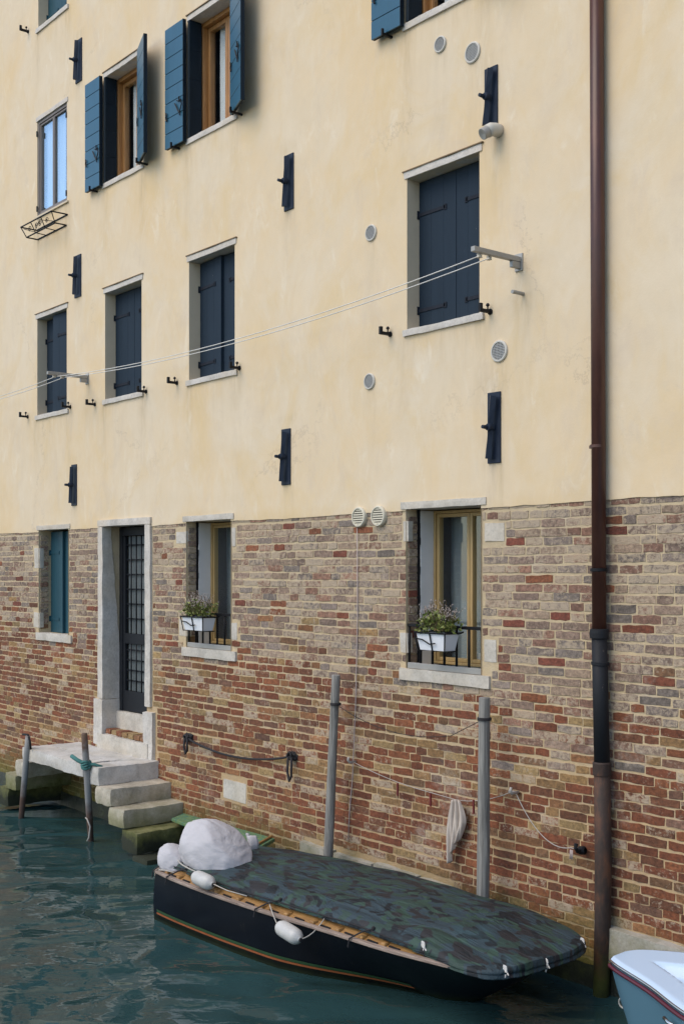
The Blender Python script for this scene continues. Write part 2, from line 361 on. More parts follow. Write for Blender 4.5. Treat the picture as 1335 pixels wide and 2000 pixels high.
# ------------------------------------------------------------------ mesh helper
class MB:
    def __init__(s): s.v = []; s.f = []
    def add(s, vs, fs):
        k = len(s.v); s.v += [tuple(x) for x in vs]; s.f += [tuple(i + k for i in q) for q in fs]; return s
    def box(s, x0, x1, y0, y1, z0, z1, mat=None):
        vs = [Vector((x, y, z)) for x in (x0, x1) for y in (y0, y1) for z in (z0, z1)]
        if mat is not None: vs = [mat @ q for q in vs]
        return s.add(vs, [(0, 1, 3, 2), (4, 6, 7, 5), (0, 4, 5, 1), (2, 3, 7, 6), (0, 2, 6, 4), (1, 5, 7, 3)])
    def quad(s, a, b, c, d): return s.add([a, b, c, d], [(0, 1, 2, 3)])
    def tube(s, pts, r, n=8, cap=True):
        pts = [Vector(q) for q in pts]; rs = r if isinstance(r, (list, tuple)) else [r] * len(pts)
        k = len(s.v); up = None
        for i, q in enumerate(pts):
            t = (pts[min(i + 1, len(pts) - 1)] - pts[max(i - 1, 0)]).normalized()
            if up is None:
                up = t.orthogonal().normalized()
            up = (up - t * up.dot(t)).normalized(); w = t.cross(up)
            for j in range(n):
                a = 2 * math.pi * j / n
                s.v.append(tuple(q + (up * math.cos(a) + w * math.sin(a)) * rs[i]))
        for i in range(len(pts) - 1):
            for j in range(n):
                a = k + i * n + j; b = k + i * n + (j + 1) % n
                s.f.append((a, b, b + n, a + n))
        if cap:
            s.f.append(tuple(k + j for j in range(n))[::-1]); s.f.append(tuple(k + (len(pts) - 1) * n + j for j in range(n)))
        return s
    def lathe(s, prof, origin, axis=(0, 0, 1), n=24):
        """prof: (radius, height along axis)"""
        ax = Vector(axis).normalized(); u = ax.orthogonal().normalized(); w = ax.cross(u); o = Vector(origin); k = len(s.v)
        for r, h in prof:
            for j in range(n):
                a = 2 * math.pi * j / n
                s.v.append(tuple(o + ax * h + (u * math.cos(a) + w * math.sin(a)) * r))
        for i in range(len(prof) - 1):
            for j in range(n):
                a = k + i * n + j; b = k + i * n + (j + 1) % n
                s.f.append((a, b, b + n, a + n))
        return s
    def grid(s, fn, nu, nv):
        k = len(s.v)
        for i in range(nu + 1):
            for j in range(nv + 1): s.v.append(tuple(fn(i / nu, j / nv)))
        for i in range(nu):
            for j in range(nv):
                a = k + i * (nv + 1) + j
                s.f.append((a, a + nv + 1, a + nv + 2, a + 1))
        return s
    def build(s, name, mat, parent=None, bevel=0.0, smooth=False, seg=2, recalc=True):
        me = bpy.data.meshes.new(name); me.from_pydata(s.v, [], s.f)
        if recalc:
            bm = bmesh.new(); bm.from_mesh(me); bmesh.ops.recalc_face_normals(bm, faces=bm.faces); bm.to_mesh(me); bm.free()
        me.materials.append(M[mat])
        o = bpy.data.objects.new(name, me); COL.objects.link(o)
        if parent is not None: o.parent = parent; o.matrix_parent_inverse = parent_inv(parent)
        if smooth:
            for q in me.polygons: q.use_smooth = True
        if bevel:
            b = o.modifiers.new('bevel', 'BEVEL'); b.width = bevel; b.segments = seg; b.limit_method = 'ANGLE'; b.angle_limit = R(40)
        return o
def world_of(p):
    mt = Matrix.Translation(p.location)
    return world_of(p.parent) @ p.matrix_parent_inverse @ mt if p.parent is not None else mt
def parent_inv(p): return world_of(p).inverted()
def tag(o, label=None, cat=None, group=None, kind=None):
    if label: o['label'] = label
    if cat: o['category'] = cat
    if group: o['group'] = group
    if kind: o['kind'] = kind
    return o
def thing(name, loc, label, cat, group=None):
    o = bpy.data.objects.new(name, None); COL.objects.link(o); o.location = loc; o.empty_display_size = 0.1
    return tag(o, label, cat, group)
def sag(a, b, d, n=14):
    a, b = Vector(a), Vector(b)
    return [a.lerp(b, i / n) - Vector((0, 0, 4 * d * (i / n) * (1 - i / n))) for i in range(n + 1)]
def rough_box(mb, x0, x1, y0, y1, z0, z1, amp=0.008, cell=0.09, seed=0.0, mat=None, rd=0.004):
    """stone block: finely divided box whose faces and edges wander"""
    nx, ny, nz = [max(2, int(round(abs(b - a) / cell))) for a, b in ((x0, x1), (y0, y1), (z0, z1))]
    def jit(q):
        s = q * 4.0 + Vector((seed, seed * 1.7, seed * 0.3))
        d = mnoise.noise_vector(s) * amp + mnoise.noise_vector(s * 4.3) * amp * 0.5
        c = Vector(((x0 + x1) / 2, (y0 + y1) / 2, (z0 + z1) / 2)); e = 0
        for a, lo, hi in zip(q, (x0, y0, z0), (x1, y1, z1)):
            if min(abs(a - lo), abs(a - hi)) < 1e-6: e += 1
        r = q + d
        if e >= 2: r += (c - q).normalized() * (rd if e == 2 else rd * 1.6) * (0.6 + 1.8 * abs(mnoise.noise(s * 2)))
        return mat @ r if mat is not None else r
    def face(o, u, v, nu, nv): mb.grid(lambda a, b: jit(o + u * a + v * b), nu, nv)
    o = Vector((x0, y0, z0)); X = Vector((x1 - x0, 0, 0)); Y = Vector((0, y1 - y0, 0)); Zv = Vector((0, 0, z1 - z0))
    face(o, X, Zv, nx, nz); face(o + Y, X, Zv, nx, nz); face(o, Y, Zv, ny, nz); face(o + X, Y, Zv, ny, nz); face(o, X, Y, nx, ny); face(o + Zv, X, Y, nx, ny)
    return mb
def merged(mb, name, mat, parent=None, smooth=True):
    o = mb.build(name, mat, parent, smooth=smooth)
    bm = bmesh.new(); bm.from_mesh(o.data); bmesh.ops.remove_doubles(bm, verts=bm.verts, dist=1e-4); bmesh.ops.recalc_face_normals(bm, faces=bm.faces); bm.to_mesh(o.data); bm.free()
    if smooth:
        for q in o.data.polygons: q.use_smooth = True
        o.data.set_sharp_from_angle(angle=R(32))
    return o

# ------------------------------------------------------------------ water
w = MB().quad((-90, -70, 0), (70, -70, 0), (70, 0.6, 0), (-90, 0.6, 0)).build('canal_water', 'water')
tag(w, kind='structure'); w['label'] = 'dark teal canal water with soft ripples'
bed = MB().quad((-90, -70, -1.6), (70, -70, -1.6), (70, 0.6, -1.6), (-90, 0.6, -1.6)).build('canal_bed', 'soil')
tag(bed, kind='structure')

# ------------------------------------------------------------------ canal house
XL, XR, ZT = -20.0, -1.2, 11.6
PZ = 3.40                                       # bottom of the plaster
house = thing('canal_house', (-9.5, 0.3, 0), 'tall canal house, cream plaster above worn red brick, with blue shutters', 'house')
COLX = [(-14.23, -13.39), (-12.40, -11.55), (-10.56, -9.71), (-7.185, -6.36)]
up_holes = []
for a, b in COLX: up_holes.append((a, b, 4.895, 6.14))
up_holes.append((-14.23, -13.385, 7.455, 8.68))
for a, b in COLX[1:]: up_holes.append((a, b, 7.42, 8.66))
up_holes.append((-14.20, -13.39, 9.87, 11.1))
G = [(-14.19, -13.35), (-10.62, -9.78), (-7.20, -6.345)]
GZ0, GZ1 = 2.105, 3.42
DX0, DX1, DZ0, DZ1 = -12.43, -11.45, 0.93, 3.42
lo_holes = [(a, b, GZ0, GZ1) for a, b in G] + [(DX0, DX1, DZ0, DZ1)]

def sheet(holes, x0, x1, z0, z1, y, step, zfun=None, zstep=0):
    xs = sorted(set([round(x0 + (x1 - x0) * i / step, 4) for i in range(step + 1)] + [q for h in holes for q in h[:2]]))
    zs = sorted(set([z0, z1] + [q for h in holes for q in h[2:] if z0 < q < z1] + [z0 + 0.12] + ([round(z0 + (z1 - z0) * i / zstep, 4) for i in range(1, zstep)] if zstep else [])))
    mb = MB(); idx = {}
    def vid(i, j):
        if (i, j) not in idx:
            z = zs[j]
            if j == 0 and zfun: z = zfun(xs[i])
            idx[(i, j)] = len(mb.v); mb.v.append((xs[i], y, z))
        return idx[(i, j)]
    for i in range(len(xs) - 1):
        for j in range(len(zs) - 1):
            cx, cz = (xs[i] + xs[i + 1]) / 2, (zs[j] + zs[j + 1]) / 2
            if any(h[0] < cx < h[1] and h[2] < cz < h[3] for h in holes): continue
            mb.f.append((vid(i, j), vid(i + 1, j), vid(i + 1, j + 1), vid(i, j + 1)))
    return mb, xs
PY = -0.014
edge = lambda x: PZ + 0.006 * math.sin(x * 2.3) + 0.007 * mnoise.noise(Vector((x * 5, 0, 0))) + 0.004 * mnoise.noise(Vector((x * 17, 3, 0)))
mb, xs = sheet([h for h in up_holes] + [(a, b, PZ - 0.1, GZ1) for a, b in G + [(DX0, DX1)]], XL, XR, PZ, ZT, PY, 420, edge, 150)
for a, b in zip(xs[:-1], xs[1:]):
    cx = (a + b) / 2
    if any(g[0] < cx < g[1] for g in G + [(DX0, DX1)]): continue
    mb.quad((a, PY, edge(a)), (b, PY, edge(b)), (b, 0.03, edge(b)), (a, 0.03, edge(a)))
plaster = mb.build('plaster_wall', 'plaster', house, recalc=False)
SRC = [(a - .05, b + .06, z0 - .05, .42, .55) for a, b, z0, z1 in up_holes]                     # rain runs below the sills
SRC += [(a - .07, a + .03, z0 - .04, .75, .8) for a, b, z0, z1 in up_holes] + [(b - .02, b + .09, z0 - .04, .65, .8) for a, b, z0, z1 in up_holes]
for px, py0, py1 in ((155, 82, 165), (153, 501, 583), (146, 908, 988), (565, 306, 414), (560, 839, 948), (960, 137, 258), (965, 768, 906)):
    q = W(px, py1, PY); q0 = W(px, py0, PY); SRC.append((q.x - .08, q.x + .08, q.z + .02, .35, .9)); SRC.append((q.x - .12, q.x + .12, q0.z + .10, .10, .7))
for px, py in ((860, 100), (923, 122), (725, 470), (722, 760), (975, 706), (974, 268), (1015, 530), (172, 752), (1021, 580)):
    q = W(px, py, PY); SRC.append((q.x - .05, q.x + .05, q.z, .5, .8))
val = []
for x, y, z in mb.v:
    t_ = 0.0
    for a, b, zt, ln, st_ in SRC:
        if a - .1 < x < b + .1 and zt - 3 * ln < z < zt + .06:
            e = min(1, max(0, (x - a + .06) / .06)) * min(1, max(0, (b + .06 - x) / .06))
            if z > zt: e *= 1 - (z - zt) / .06
            t_ += st_ * e * math.exp(-max(0, zt - z) / ln) * (.35 + .9 * abs(mnoise.noise(Vector((x * 11, z * .5, 2)))))
    val.append(min(1, t_))
pa_ = plaster.data.attributes.new('stain', 'FLOAT', 'POINT'); pa_.data.foreach_set('value', val)
tag(plaster, 'cream yellow mottled plaster covering the upper storeys')
mb, _ = sheet(lo_holes, XL, XR, -1.55, PZ + 0.05, -0.0032, 60)
brickwall = mb.build('brick_wall', 'mortar', house, recalc=False)
tag(brickwall, 'worn lower wall of irregular bricks in sandy mortar')
body = MB().box(XL, XR, 0.95, 7, -1.5, ZT)
body.quad((XL, PY, -1.5), (XL, 1, -1.5), (XL, 1, ZT), (XL, PY, ZT)); body.quad((XR, PY, -1.5), (XR, 1, -1.5), (XR, 1, ZT), (XR, PY, ZT))
body.quad((XL, PY, ZT), (XR, PY, ZT), (XR, 1, ZT), (XL, 1, ZT))
body.build('house_body', 'reveal_plaster', house)

# ---- bricks
CH, JT = 0.0672, 0.0118
blocks = []                                    # white stone blocks let into the brickwork: x0,x1,z0,z1
def wblk(px0, px1, py0, py1):
    a = W(px0, py0); b = W(px0, py1); c = W(px1, py0); blocks.append((a.x, c.x, b.z, a.z))
wblk(947, 985, 1022, 1058); wblk(945, 970, 1247, 1292); wblk(788, 799, 1018, 1058); wblk(782, 797, 1235, 1275)
wblk(345, 366, 1038, 1062); wblk(351, 367, 1208, 1242); wblk(453, 461, 1030, 1068); wblk(452, 464, 1215, 1250)
wblk(437, 482, 1520, 1558); wblk(68, 79, 1070, 1110); wblk(67, 79, 1195, 1225)
solid = [(a - 0.002, b + 0.002, z0, z1 + 0.06) for a, b, z0, z1 in lo_holes[:3]]
for a, b in G: solid.append((a - 0.07, b + 0.10, GZ0 - 0.10, GZ0)); solid.append((a - 0.06, b + 0.06, GZ1, GZ1 + 0.06))
solid += [(DX0 - 0.13, DX1 + 0.13, 1.40, 3.5), (DX0 - 0.22, DX1 + 0.22, 0.78, 1.42)]
solid += [(b[0] - 0.01, b[1] + 0.01, b[2] - 0.01, b[3] + 0.01) for b in blocks]
BASE = [(W(595, 1650).x, W(885, 1720).x, 0.20, 0.435), (W(1193, 1800).x, XR, 0.22, 0.475)]
solid += [(a, b, z0 - 0.6, z1) for a, b, z0, z1 in BASE]
UP = [(0.30, 0.215, 0.165), (0.27, 0.19, 0.15), (0.225, 0.16, 0.13), (0.34, 0.25, 0.185), (0.25, 0.20, 0.175), (0.28, 0.155, 0.11), (0.21, 0.175, 0.155), (0.24, 0.135, 0.10)]
LOW = [(0.20, 0.066, 0.036), (0.17, 0.055, 0.034), (0.225, 0.080, 0.044), (0.185, 0.060, 0.036), (0.16, 0.064, 0.042), (0.29, 0.175, 0.095), (0.25, 0.145, 0.080),
       (0.32, 0.215, 0.125), (0.175, 0.092, 0.060), (0.165, 0.083, 0.068), (0.22, 0.105, 0.060), (0.27, 0.125, 0.070)]
LOW = [(c[0] * 0.92, c[1] * 0.90, c[2] * 0.68) for c in LOW]
REDS = LOW[:5]
UP = [(c[0] * 0.86, c[1] * 0.83, c[2] * 0.78) for c in UP]
RED = [(0.20, 0.062, 0.032), (0.22, 0.078, 0.036), (0.17, 0.052, 0.032)]
def brick_tint(x, z):
    lim = 1.70 + 0.35 * mnoise.noise(Vector((x * 0.55, 1.3, 0))) + (0.28 if x < -9.5 else 0) + (0.12 if -9.5 < x < -7.5 else 0)
    t = (z - lim) / 0.42 + rnd.gauss(0, 0.55)
    if t > 0.45:
        q = rnd.random()
        c = rnd.choice(UP) if q > 0.05 else rnd.choice(RED)
        wash = rnd.uniform(0.22, 0.66) if q > 0.05 else 0.15
        wash += 0.10 * min(1, max(0, (z - 2.4)))
    else:
        c = rnd.choice(REDS) if mnoise.noise(Vector((x * 1.1, z * 2.2, 7))) + rnd.gauss(0, .25) > 0.12 else rnd.choice(LOW); wash = rnd.uniform(0.05, 0.44)
        if rnd.random() < 0.10: wash = 0.62
    k = rnd.uniform(0.82, 1.2)
    return tuple(x_ * k for x_ in c) + (wash,)
def brick_shape(w, h, seed):
    """one worn brick, 14-point wandering outline, rounded arris; local x along wall, z up, face towards -y"""
    r = random.Random(seed); pts = []
    nb = 5 if w > 0.2 else (4 if w > 0.15 else 3)
    j = lambda a: r.uniform(-a, a)
    for i in range(nb): pts.append((-w / 2 + w * (i + (0.05 if i == 0 else 0)) / nb + j(.003), -h / 2 + j(.0042)))
    for i in range(2): pts.append((w / 2 + j(.003), -h / 2 + h * (0.06 + 0.86 * i) + j(.003)))
    for i in range(nb): pts.append((w / 2 - w * (i + (0.05 if i == 0 else 0)) / nb + j(.003), h / 2 + j(.0042)))
    for i in range(2): pts.append((-w / 2 + j(.003), h / 2 - h * (0.06 + 0.86 * i) + j(.003)))
    n = len(pts); b = r.uniform(0.001, 0.003)
    v = [(p[0], 0.012, p[1]) for p in pts]
    v += [(p[0], -0.0048 + j(.0006), p[1]) for p in pts]
    v += [(p[0] - math.copysign(min(b, abs(p[0]) * 0.3), p[0]), -0.0062 + j(.0010), p[1] - math.copysign(min(b, abs(p[1]) * 0.3), p[1])) for p in pts]
    f = []
    for k in (0, 1):
        for i in range(n):
            q = (i + 1) % n; f.append((k * n + i, k * n + q, (k + 1) * n + q, (k + 1) * n + i))
    f.append(tuple(2 * n + i for i in range(n)))
    return v, f
CLS = [0.245, 0.18, 0.118, 0.065]
shapes = {c: [brick_shape(c, CH - JT, 100 * i + k) for k in range(14)] for i, c in enumerate(CLS)}
bricks = []                                    # x, z, width, class, shape, y, tint, tilt, zscale
k0 = -3
for k in range(k0, 52):
    zb = k * CH; zc = zb + CH / 2
    if zc > PZ - 0.005: 
        if zb > PZ - 0.02: break
    x = XL + 3.2 + rnd.uniform(0, 0.2); prev = None
    while x < -2.6:
        q = rnd.random()
        L = 0.245 if q < 0.56 else (0.118 if q < 0.86 else 0.18)
        L *= rnd.uniform(0.86, 1.10)
        segs = [(x, x + L)]
        for s in solid:
            if s[2] < zc + CH * 0.30 and zc - CH * 0.30 < s[3]:
                nsg = []
                for a, b in segs:
                    if b <= s[0] or a >= s[1]: nsg.append((a, b)); continue
                    if a < s[0]: nsg.append((a, s[0] - JT * 0.8))
                    if b > s[1]: nsg.append((s[1] + JT * 0.8, b))
                segs = nsg
        for a, b in segs:
            wd_ = b - a
            if wd_ < 0.03: continue
            xc = (a + b) / 2
            zo = 0.016 * mnoise.noise(Vector((xc * 0.8, k * 0.35, 0))) + 0.005 * mnoise.noise(Vector((xc * 2.3, k * 3.1, 5)))
            cl = min(CLS, key=lambda c: abs(c - wd_))
            zs_ = rnd.uniform(0.93, 1.06)
            if zc + CH / 2 > PZ: zs_ *= 0.75
            bricks.append((xc, zc + zo, wd_, cl, rnd.randrange(14), rnd.uniform(-0.0030, 0.0012), brick_tint(xc, zc), rnd.gauss(0, 0.006), zs_))
        x += L + JT * rnd.uniform(0.75, 1.35)
def hidden(px, py):                            # behind the covered boat / white boat / pipe
    if py > 1660 + (px - 560) * 0.30 and 560 < px < 1150: return True
    return 1150 < px < 1192
def show(b):
    px, py, s = proj(b[0], 0, b[1])
    if not (4 < px < 1331 and 980 < py < 1900) or hidden(px, py): return 0
    ratio = (ST + (px - 667.5) / F * CT)
    return b[2] * CH * s * s * ratio
order = sorted(range(len(bricks)), key=lambda i: -show(bricks[i]))
near = set(order[:300])
meshes = {}
for c in CLS:
    for k, (v, f) in enumerate(shapes[c]):
        me = bpy.data.meshes.new('brick'); me.from_pydata(v, [], f); me.materials.append(M['brick_single']); meshes[(c, k)] = me
bwinv = parent_inv(brickwall)
jv, jf, jc = [], [], []
for i, (x, z, wd_, cl, k, y, tint, tilt, zs_) in enumerate(bricks):
    if i in near:
        o = bpy.data.objects.new('brick', meshes[(cl, k)]); COL.objects.link(o)
        o.parent = brickwall; o.matrix_parent_inverse = bwinv
        o.location = (x, y, z); o.scale = (wd_ / cl, 1, zs_); o.rotation_euler = (0, tilt, 0); o.color = tint
    else:
        v, f = shapes[cl][k]; n0 = len(jv); ca, sa = math.cos(tilt), math.sin(tilt)
        for a in v:
            lx, lz = a[0] * wd_ / cl, a[2] * zs_
            jv.append((x + lx * ca + lz * sa, y + a[1], z - lx * sa + lz * ca))
        for q in f: jf.append(tuple(t + n0 for t in q)); jc.append(tint)
# bricks that turn the corner into the window reveals (left jambs, facing right)
for (gx0, gx1) in G:
    for k in range(int(GZ0 / CH) + 1, int(GZ1 / CH)):
        zc = k * CH + CH / 2; tint = brick_tint(gx0, zc)
        parts = [(0.012, 0.115)]
        for a, b in parts:
            cl = 0.118; v, f = shapes[cl][rnd.randrange(14)]; n0 = len(jv)
            for q in v: jv.append((gx0 - q[1] * 1.0 + 0.004, (a + b) / 2 + q[0] * (b - a) / cl, zc + q[2]))
            for q in f: jf.append(tuple(t + n0 for t in q)[::-1]); jc.append(tint)
me = bpy.data.meshes.new('brickwork'); me.from_pydata(jv, [], jf); me.materials.append(M['brick_joined'])
at = me.attributes.new('tint', 'FLOAT_COLOR', 'FACE'); at.data.foreach_set('color', np.array(jc, dtype=np.float32).ravel())
bw = bpy.data.objects.new('brickwork', me); COL.objects.link(bw); bw.parent = brickwall; bw.matrix_parent_inverse = bwinv
tag(bw, kind='stuff')
for i, (a, b, z0, z1) in enumerate(blocks):
    q = rough_box(MB(), a, b, -0.008, 0.05, z0, z1, 0.006, 0.04, i * 3.1)
    merged(q, 'stone_block', 'white_stone', brickwall)
for i, (a, b, z0, z1) in enumerate(BASE):
    x = a; k = 0
    while x < min(b, -3.0):
        L = min(rnd.uniform(0.45, 0.8), b - x)
        if b - x - L < 0.15: L = b - x
        pr = 0.05 if i == 0 else 0.075
        q = rough_box(MB(), x + 0.004, x + L - 0.004, -pr - rnd.uniform(0, .015), 0.06, z0 if i else 0.02, z1 - rnd.uniform(0, .012), 0.010, 0.05, 40 + x)
        merged(q, 'base_stone', 'base_stone', brickwall); x += L
# footing below the tide line
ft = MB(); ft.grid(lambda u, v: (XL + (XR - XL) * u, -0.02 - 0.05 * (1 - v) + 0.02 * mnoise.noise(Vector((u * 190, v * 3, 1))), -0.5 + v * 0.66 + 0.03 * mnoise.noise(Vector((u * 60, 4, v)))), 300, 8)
ft.build('wall_footing', 'wet_shaded_footing', brickwall, smooth=True)

# ---- windows
def leaf_matrix(x, y, ang):                     # local x along the leaf, local -y its face
    return Matrix.Translation((x, y, 0)) @ Matrix.Rotation(ang, 4, 'Z')
def reveal(name, x0, x1, z0, z1, d, mat, back='dark_room', room=0.0, lab=None):
    mb = MB()
    mb.quad((x0, PY, z0), (x0, d, z0), (x0, d, z1), (x0, PY, z1))
    mb.quad((x1, PY, z0), (x1, PY, z1), (x1, d, z1), (x1, d, z0))
    mb.quad((x0, PY, z1), (x0, d, z1), (x1, d, z1), (x1, PY, z1))
    mb.quad((x0, 0.0, z0), (x1, 0.0, z0), (x1, d, z0), (x0, d, z0))
    o = mb.build(name, mat, house, recalc=False)
    rm = MB(); e = 0.25 if room else 0.0; y1 = d + 0.05 + room
    if room:
        rm.box(x0 - e, x1 + e, d + 0.002, y1, z0 - e, z1 + 0.02)
        rm.f = [q for i, q in enumerate(rm.f) if i != 2]
    else: rm.quad((x0, y1, z0), (x1, y1, z0), (x1, y1, z1), (x0, y1, z1))
    rm.build('room_back', back, o, recalc=False)
    if lab: tag(o, lab)
    return o
def lintel_sill(o, x0, x1, z0, z1, d, proud=0.010, lt=0.058, stl=0.055, up=True):
    rough_l = rough_box(MB(), x0 - 0.035, x1 + 0.035, PY - proud, d - 0.002, z1, z1 + lt, 0.003, 0.06, x0)
    merged(rough_l, 'lintel', 'lintel_stone', o)
    if up: MB().box(x0 - 0.045, x1 + 0.045, PY - proud - 0.008, 0.0, z1 + lt, z1 + lt + 0.009).build('drip_strip', 'drip_line', o)
    s = rough_box(MB(), x0 - 0.045, x1 + 0.06, PY - 0.022, d, z0 - stl, z0, 0.005, 0.05, x0 * 2)
    merged(s, 'sill', 'lintel_stone', o)
def catch(o, px, py):
    p = W(px, py, PY); mb = MB()
    q = W(px + 5, py + 1, PY)
    mb.box(q.x - 0.014, q.x + 0.014, PY - 0.11, PY, q.z - 0.012, q.z + 0.012)
    mb.box(q.x - 0.012, q.x + 0.012, PY - 0.12, PY - 0.095, q.z - 0.012, q.z + 0.052)
    mb.lathe([(0.0, 0.03), (0.012, 0.022), (0.016, 0.01), (0.006, 0.0), (0.006, -0.03)], (q.x, PY - 0.03, q.z + 0.035), n=8)
    mb.lathe([(0.024, 0), (0.024, 0.01), (0.0, 0.012)], (q.x, PY, q.z), (0, -1, 0), 10)
    mb.build('shutter_catch', 'black_iron', o)
def strap(o, mat4, u0, u1, z, smat='rust_hinge', name='strap_hinge'):
    mb = MB().box(u0, u1, -0.007, 0.0, z - 0.014, z + 0.014, mat4)
    s = -1 if u1 > u0 else 1
    mb.box(u0 + s * 0.02, u0, -0.022, 0.012, z - 0.035, z + 0.035, mat4)
    e = u1
    mb.box(e - 0.015, e + 0.015, -0.007, 0.0, z - 0.022, z + 0.022, mat4)
    mb.build(name, smat, o)
def closed_leaf(o, x0, x1, z0, z1, y, ang=0.0, mat='shutter_blue', hinge='L', npl=3):
    """plank shutter leaf standing on the sill, front face on plane y"""
    w_ = x1 - x0
    m4 = leaf_matrix(x0, y, ang) if hinge == 'L' else leaf_matrix(x1, y, ang) @ Matrix.Translation((-w_, 0, 0))
    for i in range(npl):
        a, b = w_ * i / npl, w_ * (i + 1) / npl
        MB().box(a + 0.0005, b - 0.0005, rnd.uniform(0, .0008), 0.035, z0, z1 - rnd.uniform(0, .004), m4).build('shutter_plank', mat, o, 0.0012)
    if hinge == 'L':
        for z in (z0 + 0.17, z1 - 0.27): strap(o, m4, 0.0, w_ * 0.72, z, 'shutter_teal' if mat == 'shutter_teal' else 'rust_hinge')
    else:
        for z in (z0 + 0.17, z1 - 0.27): strap(o, m4, w_, w_ * 0.30, z, 'shutter_teal' if mat == 'shutter_teal' else 'rust_hinge')
def closed_window(i, lab, d=0.155, mat='shutter_blue', z=(4.895, 6.14), split=0.53, ang=(0, 0), lintel=True):
    x0, x1 = COLX[i]; z0, z1 = z
    o = reveal('window', x0, x1, z0, z1, d, 'reveal_plaster', lab=lab)
    lintel_sill(o, x0, x1, z0, z1, d)
    xm = x0 + (x1 - x0) * split
    closed_leaf(o, x0 + 0.004, xm - 0.002, z0 + 0.004, z1 - 0.006, d - 0.035, ang[0], mat, 'L')
    closed_leaf(o, xm + 0.002, x1 - 0.004, z0 + 0.004, z1 - 0.006, d - 0.035, ang[1], mat, 'R')
    return o
o = closed_window(3, 'window with closed dark blue shutters beside the clothesline bracket'); catch(o, 757, 652); catch(o, 952, 608)
o = closed_window(2, 'window with closed shutters, left leaf slightly ajar', ang=(R(-4), 0)); catch(o, 341, 747); catch(o, 463, 718)
o = closed_window(1, 'window with closed blue shutters under the open bifold shutters'); catch(o, 181, 789); catch(o, 281, 764)
x0, x1 = COLX[0]
o = reveal('window', x0, x1, 4.895, 6.14, 0.155, 'reveal_plaster', lab='leftmost middle window with one shutter leaf swung forward'); lintel_sill(o, x0, x1, 4.895, 6.14, 0.155)
closed_leaf(o, -13.86, -13.395, 4.90, 6.13, 0.055, R(3.5), 'shutter_blue', 'R'); closed_leaf(o, x0 + 0.004, -13.83, 4.90, 6.13, 0.118, 0, 'shutter_blue', 'L')
catch(o, 50, 813); catch(o, 133, 794)
o = reveal('window', -14.20, -13.39, 9.87, 11.1, 0.155, 'reveal_plaster', lab='topmost corner window with teal shutters closed'); lintel_sill(o, -14.2, -13.39, 9.87, 11.1, 0.155)
closed_leaf(o, -14.196, -13.80, 9.874, 11.09, 0.12, 0, 'shutter_teal', 'L'); closed_leaf(o, -13.797, -13.394, 9.874, 11.09, 0.12, 0, 'shutter_teal', 'R'); catch(o, 51, 61)

def glazed(o, x0, x1, z0, z1, y, wmat, fw=0.055, mull=True, gl='clear_glass', sash=0.045, depth=0.06, inset=0.012):
    f = MB().box(x0, x0 + fw, y, y + depth, z0, z1).box(x1 - fw, x1, y, y + depth, z0, z1)
    f.box(x0 + fw, x1 - fw, y + 0.001, y + depth - 0.001, z1 - fw, z1).box(x0 + fw, x1 - fw, y + 0.001, y + depth - 0.001, z0, z0 + fw)
    f.build('frame', wmat, o, 0.004)
    xm = (x0 + x1) / 2; spans = [(x0 + fw, xm), (xm, x1 - fw)] if mull else [(x0 + fw, x1 - fw)]
    for a, b in spans:
        s = MB(); y0 = y + inset; y1 = y + depth + 0.006; a += 0.002; b -= 0.002; c, e = z0 + fw + 0.002, z1 - fw - 0.002
        s.box(a, a + sash, y0, y1, c, e).box(b - sash, b, y0, y1, c, e)
        s.box(a + sash, b - sash, y0 + 0.001, y1 - 0.001, e - sash, e).box(a + sash, b - sash, y0 + 0.001, y1 - 0.001, c, c + sash)
        s.build('sash', wmat, o, 0.004)
        MB().box(a + sash, b - sash, y + inset + 0.023, y + inset + 0.027, c + sash, e - sash).build('pane', gl, o)
def curtain(o, x0, x1, z0, z1, y, mat, folds=7, amp=0.018, ph=0.0):
    mb = MB().grid(lambda u, v: (x0 + (x1 - x0) * u, y + amp * (0.6 + 0.4 * v) * math.sin(u * folds * 6.28 + ph + 0.6 * math.sin(v * 3 + u * 9)), z1 + (z0 - z1) * v), folds * 8, 6)
    mb.build('curtain', mat, o, smooth=True)
# casement window with sky in its panes
x0, x1, z0, z1 = -14.23, -13.385, 7.455, 8.68
o = reveal('window', x0, x1, z0, z1, 0.10, 'reveal_plaster', room=0.4, lab='casement window without shutters, blue sky mirrored in its panes')
merged(rough_box(MB(), x0 - 0.03, x1 + 0.04, PY - 0.01, 0.09, z1, z1 + 0.055, 0.003, 0.06, 3), 'lintel', 'lintel_stone', o)
MB().box(x0 - 0.01, x1 + 0.05, PY - 0.022, 0.03, z0 - 0.025, z0).build('sill', 'reveal_plaster', o, 0.004)
glazed(o, x0, x1, z0 + 0.001, z1 - 0.001, -0.003, 'brown_frame', 0.036, True, 'mirror_glass', 0.024, 0.05)
curtain(o, x0 + 0.05, x0 + 0.62, z0, z1, 0.085, 'blue_curtain', 5, 0.012); curtain(o, x1 - 0.14, x1 - 0.04, z0, z1, 0.085, 'blue_curtain', 2, 0.012)
for z in (z0 + 0.1, z1 - 0.16):
    for x in (x0 + 0.006, x1 - 0.006): MB().tube([(x, PY - 0.008, z - 0.035), (x, PY - 0.008, z + 0.035)], 0.009).build('hinge_pin', 'rust_hinge', o)
